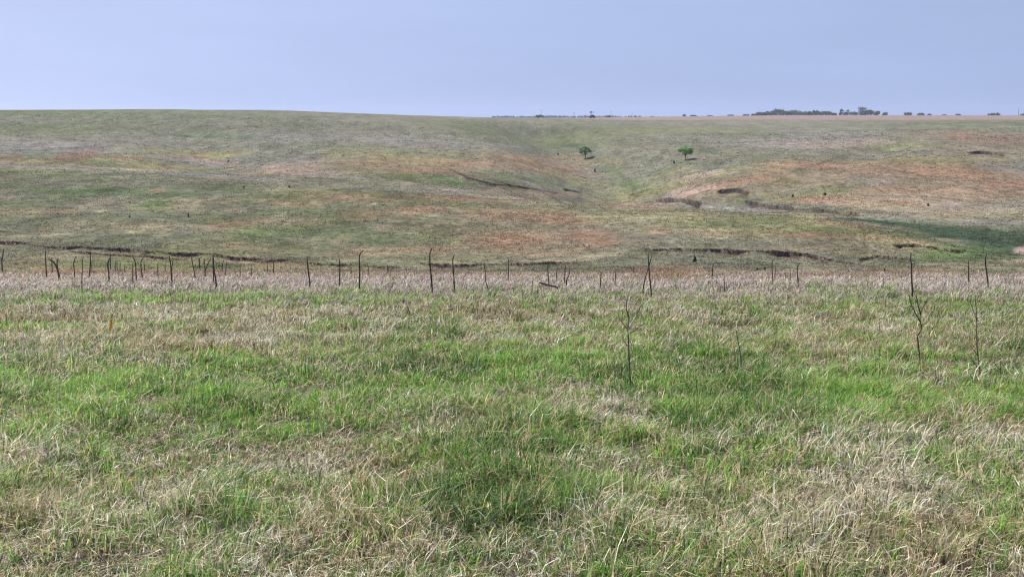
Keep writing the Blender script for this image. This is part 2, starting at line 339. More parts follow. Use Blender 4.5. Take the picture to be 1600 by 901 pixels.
def ground_material():
    m, n, l, b = mat_new("prairie_ground")
    at_ = n.new("ShaderNodeAttribute"); at_.attribute_name = "Col"
    tc = n.new("ShaderNodeTexCoord")
    def noise(scale, det):
        t = n.new("ShaderNodeTexNoise"); t.inputs["Scale"].default_value = scale; t.inputs["Detail"].default_value = det
        t.inputs["Roughness"].default_value = .65
        l.new(tc.outputs["Object"], t.inputs["Vector"]); return t
    n1 = noise(1.1, 5); n2 = noise(4.5, 4)
    mx = n.new("ShaderNodeMath"); mx.operation = 'MULTIPLY'
    r1 = n.new("ShaderNodeMapRange"); r1.inputs[1].default_value = .3; r1.inputs[2].default_value = .7; r1.inputs[3].default_value = .55; r1.inputs[4].default_value = 1.45
    r2 = n.new("ShaderNodeMapRange"); r2.inputs[1].default_value = .3; r2.inputs[2].default_value = .7; r2.inputs[3].default_value = .6; r2.inputs[4].default_value = 1.4
    l.new(n1.outputs["Fac"], r1.inputs[0]); l.new(n2.outputs["Fac"], r2.inputs[0])
    l.new(r1.outputs[0], mx.inputs[0]); l.new(r2.outputs[0], mx.inputs[1])
    mc = n.new("ShaderNodeVectorMath"); mc.operation = 'SCALE'
    l.new(at_.outputs["Color"], mc.inputs[0]); l.new(mx.outputs[0], mc.inputs["Scale"])
    l.new(mc.outputs[0], b.inputs["Base Color"])
    n0 = noise(.33, 4); r0 = n.new("ShaderNodeMapRange"); r0.inputs[1].default_value = .3; r0.inputs[2].default_value = .7; r0.inputs[3].default_value = .72; r0.inputs[4].default_value = 1.28
    l.new(n0.outputs["Fac"], r0.inputs[0]); mx0 = n.new("ShaderNodeMath"); mx0.operation = 'MULTIPLY'
    l.new(mx.outputs[0], mx0.inputs[0]); l.new(r0.outputs[0], mx0.inputs[1]); l.new(mx0.outputs[0], mc.inputs["Scale"])
    bp = n.new("ShaderNodeBump"); bp.inputs["Strength"].default_value = .8; bp.inputs["Distance"].default_value = .25
    l.new(n1.outputs["Fac"], bp.inputs["Height"]); l.new(bp.outputs[0], b.inputs["Normal"])
    b.inputs["Roughness"].default_value = 1.0; b.inputs["Specular IOR Level"].default_value = 0
    return m

def blade_material(name, trans=.35):
    m, n, l, b = mat_new(name)
    a = n.new("ShaderNodeAttribute"); a.attribute_name = "Col"
    l.new(a.outputs["Color"], b.inputs["Base Color"])
    b.inputs["Roughness"].default_value = .5; b.inputs["Specular IOR Level"].default_value = .3
    tr = n.new("ShaderNodeBsdfTranslucent"); l.new(a.outputs["Color"], tr.inputs[0])
    mx = n.new("ShaderNodeMixShader"); mx.inputs[0].default_value = trans
    l.new(b.outputs[0], mx.inputs[1]); l.new(tr.outputs[0], mx.inputs[2])
    l.new(mx.outputs[0], n["Material Output"].inputs["Surface"])
    return m

def wood_material(name, c1, c2, scale=30):
    m, n, l, b = mat_new(name)
    tc = n.new("ShaderNodeTexCoord"); t = n.new("ShaderNodeTexNoise"); t.inputs["Scale"].default_value = scale; t.inputs["Detail"].default_value = 4
    mp = n.new("ShaderNodeMapping"); mp.inputs["Scale"].default_value = (1, 1, .15)
    l.new(tc.outputs["Object"], mp.inputs[0]); l.new(mp.outputs[0], t.inputs["Vector"])
    cr = n.new("ShaderNodeValToRGB"); cr.color_ramp.elements[0].position = .35; cr.color_ramp.elements[1].position = .7
    cr.color_ramp.elements[0].color = (*c1, 1); cr.color_ramp.elements[1].color = (*c2, 1)
    l.new(t.outputs["Fac"], cr.inputs[0]); l.new(cr.outputs[0], b.inputs["Base Color"])
    bp = n.new("ShaderNodeBump"); bp.inputs["Strength"].default_value = .5; bp.inputs["Distance"].default_value = .01
    l.new(t.outputs["Fac"], bp.inputs["Height"]); l.new(bp.outputs[0], b.inputs["Normal"])
    return m

M_ground = ground_material()
M_green = blade_material("green_blades", .5); M_dry = blade_material("straw_blades", .28); M_tuft = blade_material("hillside_blades", .6)
M_leaf = blade_material("tree_leaves", .5)
M_post = wood_material("weathered_hedge_post", (.040, .033, .028), (.11, .092, .078))
M_red = wood_material("reddish_hedge_post", (.05, .022, .014), (.12, .055, .035))
M_twig = wood_material("dead_twig", (.058, .045, .037), (.17, .138, .112), 60)
M_pale = wood_material("barkless_pale_wood", (.42, .37, .31), (.62, .57, .50), 60)
M_bark = wood_material("tree_bark", (.03, .024, .02), (.075, .06, .048), 6)
M_steel = wood_material("weathered_steel", (.10, .10, .105), (.17, .165, .16), 5)
M_yellow = wood_material("yellow_marker_plastic", (.55, .30, .03), (.75, .47, .06), 20)

# ------------------------------------------------------------------ the ground: one sheet out to the horizon
def build_ground():
    Ys = np.concatenate([np.arange(1.5, 60, .22), np.arange(60, 86, .3), np.arange(86, 116, .085), np.arange(116, 170, .35), np.arange(170, 208, .5), np.arange(208, 270, .25), np.arange(270, 335, .18), np.arange(335, 374, .8),
                         np.arange(374, 410, .22), np.arange(410, 420, .8), np.arange(420, 860, 2.2), np.geomspace(860, 1500, 60), np.geomspace(1520, 9000, 40)])
    sc = np.linspace(-.66, .66, 1120)
    YY, SS = np.meshgrid(Ys, sc, indexing='ij')
    XX = SS * (YY + 6.0)
    ZZ = H(XX, YY)
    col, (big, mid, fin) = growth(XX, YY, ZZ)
    # bare soil on the steep bank faces, far ones darkened to stand in for shade
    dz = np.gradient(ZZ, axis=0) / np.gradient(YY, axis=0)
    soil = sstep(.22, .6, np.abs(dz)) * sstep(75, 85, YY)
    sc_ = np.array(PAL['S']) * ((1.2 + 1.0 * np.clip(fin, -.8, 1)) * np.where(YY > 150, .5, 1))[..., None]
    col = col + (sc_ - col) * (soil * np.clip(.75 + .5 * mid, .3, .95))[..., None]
    # thatch under the near grass, coloured darker for the shadow gaps between clumps
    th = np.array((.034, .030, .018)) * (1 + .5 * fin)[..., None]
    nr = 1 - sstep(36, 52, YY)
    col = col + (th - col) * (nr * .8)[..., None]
    ny, nx = YY.shape
    idx = np.arange(ny * nx).reshape(ny, nx)
    q = np.stack([idx[:-1, :-1], idx[:-1, 1:], idx[1:, 1:], idx[1:, :-1]], -1).reshape(-1)
    v = np.stack([XX, YY, ZZ], -1).reshape(-1, 3)
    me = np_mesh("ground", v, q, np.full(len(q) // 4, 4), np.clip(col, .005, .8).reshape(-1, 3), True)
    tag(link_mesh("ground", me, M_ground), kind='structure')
build_ground()

# ------------------------------------------------------------------ grass
def blades(base, h, wd, az, lean, curl, col, tipcol, face=None):
    """bent blades of grass, five vertices each; lean = sideways reach / height, curl pulls the tip over"""
    n = len(h)
    if face is None: face = rng.uniform(0, 2 * math.pi, n)
    fx, fy = np.cos(face) * wd / 2, np.sin(face) * wd / 2
    lx, ly = np.cos(az), np.sin(az)
    v = np.zeros((n, 5, 3), np.float32)
    mh = h * .58
    mid = base + np.stack([lx * lean * h * .38, ly * lean * h * .38, mh], -1)
    tip = base + np.stack([lx * (lean + curl * .5) * h, ly * (lean + curl * .5) * h, h * (1 - curl * .6)], -1)
    off = np.stack([fx, fy, np.zeros(n)], -1)
    v[:, 0] = base - off; v[:, 1] = base + off; v[:, 2] = mid + off * .8; v[:, 3] = mid - off * .8; v[:, 4] = tip
    c = np.zeros((n, 5, 3), np.float32)
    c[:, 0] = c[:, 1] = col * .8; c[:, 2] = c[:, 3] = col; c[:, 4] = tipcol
    i = np.arange(n)[:, None] * 5
    lp = np.concatenate([i + 0, i + 1, i + 2, i + 3, i + 3, i + 2, i + 4], 1)
    sz = np.tile(np.array([4, 3]), n)
    return v.reshape(-1, 3), lp.reshape(-1), sz, c.reshape(-1, 3)

def build_stuff(name, parts, mat, label, cat):
    vo = 0; V = []; Lp = []; Sz = []; C = []
    for v, lp, sz, c in parts:
        V.append(v); Lp.append(lp + vo); Sz.append(sz); C.append(c); vo += len(v)
    me = np_mesh(name, np.concatenate(V), np.concatenate(Lp), np.concatenate(Sz), np.concatenate(C))
    return tag(link_mesh(name, me, mat), label, cat, kind='stuff')

FG = [  # greener (+) or drier (-) patches of the near field, photo pixels
 (250,468,220,9,.5),(1300,452,140,7,.35),(1330,460,120,8,.3),(40,462,120,12,-.2),(150,494,260,14,-.45),(330,500,260,16,-.35),(520,492,200,12,-.3),(100,512,140,9,.4),(270,515,110,9,.4),(80,545,120,26,-.35),(330,540,160,26,-.45),(680,525,70,14,.6),
 (450,515,160,10,.2),(860,490,140,18,-.3),(760,490,120,12,-.2),(1120,540,90,14,.35),(1250,480,240,12,-.1),(1450,500,200,20,-.1),(1100,500,140,14,-.1),(30,578,70,14,.3),(130,640,200,40,.45),(260,590,120,20,-.3),(400,620,160,60,.25),(250,690,70,20,-.4),(250,660,40,25,-.5),
 (420,660,110,30,.3),(620,590,160,45,.35),(780,580,150,40,.45),(1040,580,180,40,.55),(1180,620,180,50,.6),(1330,640,160,25,.45),(970,655,70,40,-.75),(880,625,50,25,-.5),(800,660,160,30,-.25),(700,690,130,30,-.25),(640,650,110,30,-.1),(1400,690,220,60,-.25),(1270,710,130,50,-.1),
 (1500,590,150,30,.15),(1560,660,100,50,.15),(1080,700,90,60,.25),(800,790,130,55,.75),(720,800,60,45,.4),(880,770,60,30,.3),(200,780,180,50,-.35),(60,850,140,60,-.35),(340,800,90,50,.15),(450,720,120,40,-.3),(560,740,120,50,-.25),(1120,740,60,30,-.5),(1200,830,220,60,-.4),
 (1400,800,200,60,-.3),(1500,860,150,50,-.15),(1310,770,120,30,-.2),(560,860,200,45,-.3),(980,860,130,50,-.1),(250,880,120,30,-.2),(1090,780,100,50,.1),(1560,800,60,60,.1),(180,700,150,40,.25),(60,740,80,30,-.1)]

def greenness(X, Y, Z):
    px, py = project(X, Y, Z)
    g = np.interp(py, [425, 452, 464, 478, 494, 540, 560, 600, 670, 705, 760, 830, 901, 950], [.0, .04, .24, .44, .36, .34, .50, .74, .68, .44, .38, .34, .30, .30])
    b = fbm(X / 3.2, Y / 3.2, 201, 4); f = fbm(X / .8, Y / .8, 211, 3)
    jx = 40 * b; jy = 8 * b
    for cx, cy, rx, ry, st in FG:
        q = np.sqrt(((px + jx - cx) / rx) ** 2 + ((py + jy - cy) / ry) ** 2)
        g = g + st * .75 * (1 - sstep(.4, 1.3, q))
    return np.clip(.11 + .74 * np.clip(g, 0, 1.1) + .30 * b + .42 * f - .22 * (1 - sstep(450, 468, py)), .02, .93), px, py, b, f

def scatter(y0, y1, dens, margin=1.06):
    half = .49 * margin
    area = half * (y1 * y1 - y0 * y0) + 9 * (y1 - y0)
    n = int(area * dens * 1.0)
    u = rng.random(n); Y = np.sqrt(y0 * y0 + u * (y1 * y1 - y0 * y0))
    X = rng.uniform(-1, 1, n) * (half * Y + 4.5)
    return X, Y

def field():
    green, dry = [], []
    # (from, to, clumps per m2, blades per clump, blade width, clump radius)
    for y0, y1, dn, nb, wd, cr in [(5.5, 11, 340, 11, .0095, .065), (11, 17, 240, 11, .0112, .075), (17, 26, 145, 10, .0142, .09), (26, 38, 86, 9, .0185, .11), (38, 52, 46, 8, .025, .14), (52, 74, 20, 7, .032, .22)]:
        X, Y = scatter(y0, y1, dn); Z = H(X, Y)
        kp = rng.random(len(X)) < np.clip(.70 + 1.1 * fbm(X / .5, Y / .5, 231, 2), .26, 1) * (1 - .75 * sstep(52, 72, Y))
        X, Y, Z = X[kp], Y[kp], Z[kp]
        g, px, py, b, f = greenness(X, Y, Z)
        tus = np.clip(1 + 1.1 * fbm(X / .75, Y / .75, 241, 3) + .35 * fbm(X / 2.5, Y / 2.5, 251, 2), .35, 2.1)
        kind = fbm(X / 1.3, Y / 1.3, 261, 3) + .25 * rng.normal(0, 1, len(X))
        isg = rng.random(len(X)) < g
        for flag, out in ((True, green), (False, dry)):
            m = isg == flag
            cx, cy, cg, cf, cb, cpy, cpx_, ct, ck = X[m], Y[m], g[m], f[m], b[m], py[m], px[m], tus[m], kind[m]
            n = len(cx); k = nb if flag else nb
            bx = np.repeat(cx, k); by = np.repeat(cy, k); ang = rng.uniform(0, 2 * math.pi, n * k); rr = np.abs(rng.normal(0, cr, n * k))
            x = bx + np.cos(ang) * rr; y = by + np.sin(ang) * rr; z = H(x, y) - .015
            rep = lambda a: np.repeat(a, k)
            N = n * k
            tone = rep(rng.normal(0, 1, n)); r1 = rng.normal(0, 1, N)
            near = np.interp(y, [8, 30, 45, 70], [1, .95, .95, 1.]) * rep(ct)
            caz = np.where(rng.random(N) < .7, rep(rng.normal(-.4, 1.3, n)) + rng.normal(0, .45, N), ang)
            if flag:
                h = np.clip(rng.normal(.15, .05, N) + .06 * rep(cg) + .045 * tone, .05, .40) * near
                dk = 0
                for ex, ey, rx, ry in [(680, 524, 80, 12), (40, 580, 80, 12), (800, 788, 130, 55), (1120, 542, 90, 14), (650, 580, 60, 20), (1530, 545, 90, 30), (720, 810, 70, 45), (1100, 505, 120, 12), (300, 518, 130, 9), (870, 770, 60, 30)]:
                    dk = np.maximum(dk, np.exp(-((cpx_ - ex) / rx) ** 2 - ((cpy - ey) / ry) ** 2))
                deep = sstep(.25, 1.0, rep(cb) * .8 + rep(ck) * 1.1 + tone * .3 + 1.0 * rep(dk))
                c0 = np.array((.100, .265, .036)); c1 = np.array((.028, .084, .023)); c2 = np.array((.260, .350, .070))
                c = c0 + (c1 - c0) * deep[:, None]
                c = c + (c2 - c) * np.clip(.16 + .32 * r1 - .2 * deep, 0, 1)[:, None]
                c = c * np.clip(1 + .30 * tone + .40 * rng.normal(0, 1, N), .35, 2.0)[:, None]
                az = caz; lean = np.abs(rng.normal(.42, .32, N)); curl = np.clip(rng.normal(.35, .4, N), 0, 1.1)
                st = rng.random(N) < .20                                # dead leaves among the green
                c[st] = np.array((.50, .41, .22)) * np.clip(1 + .3 * rng.normal(0, 1, (int(st.sum()), 1)), .3, 1.7)
                tip = c * 1.15 + np.array((.03, .02, 0)) * (rng.random(N) < .3)[:, None]
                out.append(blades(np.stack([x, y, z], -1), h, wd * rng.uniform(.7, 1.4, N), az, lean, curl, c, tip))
            else:
                h = np.clip(rng.normal(.18, .06, N) + .04 * tone, .05, .42) * near
                c0 = np.array((.520, .415, .225)); cgry = np.array((.560, .480, .370)); cor = np.array((.36, .21, .085)); cpk = np.array((.45, .365, .340))
                c = c0 + (cgry - c0) * np.clip(.4 + 1.3 * rep(ck) + .2 * tone, 0, 1)[:, None]
                c = c + (np.array((.20, .155, .105)) - c) * (.8 * sstep(.25, .6, -rep(ck) + .15 * tone))[:, None]
                c = c + (cor - c) * np.clip(.9 * rep(cf) - .35 + .25 * r1, 0, .8)[:, None]
                c = c + (cpk - c) * (.9 * (1 - sstep(452, 500, rep(cpy))))[:, None]
                red = (1 - sstep(424, 434, rep(cpy))) * .3 + .9 * np.exp(-((rep(cpx_) - 1042) / 50) ** 2 - ((rep(cpy) - 430) / 10) ** 2)
                c = c + (np.array((.26, .115, .065)) - c) * np.clip(red, 0, .85)[:, None]
                c = c * np.clip(.95 + .26 * tone + .45 * rng.normal(0, 1, N), .15, 1.9)[:, None]
                dark = rng.random(N) < .14
                c[dark] *= .30
                gr = rng.random(N) < .14 + .14 * rep(cg)                 # green shoots among the straw
                c[gr] = np.array((.125, .225, .036)) * np.clip(1 + .35 * rng.normal(0, 1, (int(gr.sum()), 1)), .3, 1.9)
                lod = rng.random(N) < .28                               # lodged straw lies over
                az = caz
                lean = np.where(lod, np.abs(rng.normal(1.3, .6, N)), np.abs(rng.normal(.45, .3, N))); curl = np.clip(rng.normal(.35, .35, N), 0, 1.1)
                h = np.where(lod, h * .5, h)
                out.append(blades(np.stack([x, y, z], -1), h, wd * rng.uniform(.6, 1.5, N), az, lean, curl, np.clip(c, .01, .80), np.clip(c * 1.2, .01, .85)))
    # matted litter of old straw between the clumps
    for y0, y1, dn, wd in [(5.5, 11, 1500, .0075), (11, 17, 950, .0095), (17, 26, 480, .013), (26, 40, 220, .019), (40, 60, 80, .028)]:
        X, Y = scatter(y0, y1, dn); Z = H(X, Y); N = len(X); pick = rng.random(N)
        c = np.where((pick < .45)[:, None], np.array((.42, .34, .21)), np.where((pick < .7)[:, None], np.array((.50, .43, .35)), np.where((pick < .78)[:, None], np.array((.17, .125, .08)), np.array((.09, .18, .035)))))
        c = c * .78 * np.clip(1 + .5 * rng.normal(0, 1, N), .2, 2.2)[:, None]
        hl = np.clip(rng.normal(.06, .03, N), .015, .14)
        dry.append(blades(np.stack([X, Y, Z], -1), hl, wd * rng.uniform(.6, 1.5, N), rng.normal(-.4, 1.5, N), np.abs(rng.normal(1.6, .8, N)), np.clip(rng.normal(.3, .3, N), 0, 1), c, c * 1.1))
    # long bent straws standing above the rest
    X, Y = scatter(6, 30, 5.0); Z = H(X, Y); N = len(X)
    c = np.array((.60, .53, .40)) * np.clip(1 + .25 * rng.normal(0, 1, N), .4, 1.6)[:, None]
    dry.append(blades(np.stack([X, Y, Z], -1), np.clip(rng.normal(.34, .09, N), .15, .6), np.interp(Y, [8, 30], [.006, .013]) * rng.uniform(.6, 1.3, N), rng.normal(-.3, 1.1, N), np.abs(rng.normal(.6, .45, N)), np.clip(rng.normal(.5, .3, N), 0, 1.1), c, c * 1.1))
    build_stuff("green_grass", green, M_green, "fresh green spring grass in clumps across the near field", "grass")
    build_stuff("dry_grass", dry, M_dry, "pale dead straw grass lying through the near field", "dry grass")
field()

def hillside():
    parts = []
    for y0, y1, dn, nb, wd, hh, cr in [(62, 118, 8.5, 5, .06, .13, .20), (118, 190, 4.6, 5, .09, .13, .28), (190, 330, 1.5, 4, .17, .17, .4), (330, 560, .30, 4, .34, .24, .7)]:
        X, Y = scatter(y0, y1, dn); Z = H(X, Y)
        keep = rng.random(len(X)) < np.clip(.55 + .9 * fbm(X / 5, Y / 5, 301, 3), .08, 1)
        X, Y, Z = X[keep], Y[keep], Z[keep]
        col, _ = growth(X, Y, Z)
        n = len(X); tone = np.clip(1.1 + .42 * rng.normal(0, 1, n), .78, 2.2)
        size = np.clip(rng.lognormal(0, .35, n), .4, 2.2)
        warm = rng.random(n); col = col * tone[:, None]
        col = col + (np.array((.36, .30, .19)) - col) * (.55 * (warm > .74))[:, None]
        col = col + (np.array((.035, .045, .022)) - col) * (.5 * (warm < .02))[:, None]
        rep = lambda a: np.repeat(a, nb, 0); N = n * nb
        ang = rng.uniform(0, 2 * math.pi, N); rr = np.abs(rng.normal(0, cr, N))
        x = rep(X) + np.cos(ang) * rr; y = rep(Y) + np.sin(ang) * rr; z = H(x, y) - .03
        c = rep(col) * np.clip(1 + .15 * rng.normal(0, 1, N), .5, 1.6)[:, None]
        parts.append(blades(np.stack([x, y, z], -1), hh * rep(size * (1 + 1.4 * np.clip(col[:, 0] / col[:, 1] - 1.25, 0, 1))) * rng.uniform(.5, 1.2, N), wd * rng.uniform(.7, 1.5, N), ang, np.abs(rng.normal(.9, .5, N)), np.clip(rng.normal(.2, .2, N), 0, .8), c, c * 1.1))
    for k, (ss, yy, h, L) in enumerate(SCARPS):                        # sods and slumped clods along the bank lips
        yl = yy.mean(); n = int((ss[-1] - ss[0]) * yl * (26 if yl < 130 else 1.2)); sp = rng.uniform(ss[0], ss[-1], n)
        Y = np.interp(sp, ss, yy); X = sp * Y; lip = rng.random(n) < .5
        Y = Y + fbm(X / (2.2 if L < 4 else 6.), X * 0 + k * 7.7, 41 + k, 4) * min(L, 3.5) * .30 + np.where(lip, rng.normal(.06, .12, n), -np.abs(rng.normal(.3, .5, n)) * L * .4)
        X = sp * Y; Z = H(X, Y); col, _ = growth(X, Y, Z); nb = 5; N = n * nb
        alt = np.array([PAL['T'], PAL['G'], (.11, .08, .06), PAL['R']])[rng.integers(0, 4, n)]
        col = np.where(lip[:, None], .5 * col + .5 * alt, alt * .8) * np.clip(1 + .3 * rng.normal(0, 1, n), .4, 1.8)[:, None]
        rep = lambda a: np.repeat(a, nb, 0); big_ = 1 if yl < 130 else 2.2
        ang = rng.uniform(0, 2 * math.pi, N); rr = np.abs(rng.normal(0, .1 * big_, N)); x = rep(X) + np.cos(ang) * rr; y = rep(Y) + np.sin(ang) * rr * .4
        parts.append(blades(np.stack([x, y, rep(Z) - .03], -1), .16 * big_ * rng.uniform(.4, 1.4, N), .055 * big_ * rng.uniform(.6, 1.5, N), rng.normal(-1.57, .9, N), np.abs(rng.normal(.9, .5, N)), np.clip(rng.normal(.6, .4, N), 0, 1.3), rep(col), rep(col)))
    build_stuff("hillside_grass", parts, M_tuft, "grazed tufts of green, tan and rusty bunch grass over the hills", "hill grass")
hillside()

# ------------------------------------------------------------------ tubes, posts, branches
def tube_data(pts, rad, sides=7, jit=0.0):
    pts = [Vector(p) for p in pts]; V = []; Lp = []; Sz = []
    up = Vector((0.3, 1, 0.1)).normalized()
    for i, p in enumerate(pts):
        t = (pts[min(i + 1, len(pts) - 1)] - pts[max(i - 1, 0)]).normalized()
        a = t.cross(up)
        if a.length < 1e-3: a = t.cross(Vector((1, 0, 0)))
        a.normalize(); b = t.cross(a).normalized()
        for k in range(sides):
            th = 2 * math.pi * k / sides; r = rad[i] * (1 + random.uniform(-jit, jit))
            V.append(p + a * math.cos(th) * r + b * math.sin(th) * r)
    for i in range(len(pts) - 1):
        for k in range(sides):
            k2 = (k + 1) % sides
            Lp += [i * sides + k, i * sides + k2, (i + 1) * sides + k2, (i + 1) * sides + k]; Sz.append(4)
    Lp += list(range(sides))[::-1]; Sz.append(sides)
    Lp += [(len(pts) - 1) * sides + k for k in range(sides)]; Sz.append(sides)
    return np.array([tuple(v) for v in V]), np.array(Lp), np.array(Sz)

def join_data(ds):
    vo = 0; V = []; Lp = []; Sz = []
    for v, lp, sz in ds: V.append(v); Lp.append(lp + vo); Sz.append(sz); vo += len(v)
    return np.concatenate(V), np.concatenate(Lp), np.concatenate(Sz)

def tubes_obj(name, tubes, mat, parent=None, sides=7, jit=.0):
    return link_mesh(name, np_mesh(name, *join_data([tube_data(p, r, sides, jit) for p, r in tubes]), smooth=True), mat, parent)

def smooth_path(pts, n=3):
    pts = [Vector(p) for p in pts]
    if len(pts) < 3: 
        return [pts[0].lerp(pts[1], i / 4) for i in range(5)]
    out = []
    for i in range(len(pts) - 1):
        p0 = pts[max(i - 1, 0)]; p1 = pts[i]; p2 = pts[i + 1]; p3 = pts[min(i + 2, len(pts) - 1)]
        for k in range(n):
            t = k / n
            out.append(.5 * ((2 * p1) + (p2 - p0) * t + (2 * p0 - 5 * p1 + 4 * p2 - p3) * t * t + (3 * p1 - p0 - 3 * p2 + p3) * t ** 3))
    out.append(pts[-1]); return out

def plane_pt(px, py, Y):                                # point at depth Y seen at a pixel
    return Vector((ray_s(px, py) * Y, Y, -Y * float(T(py))))

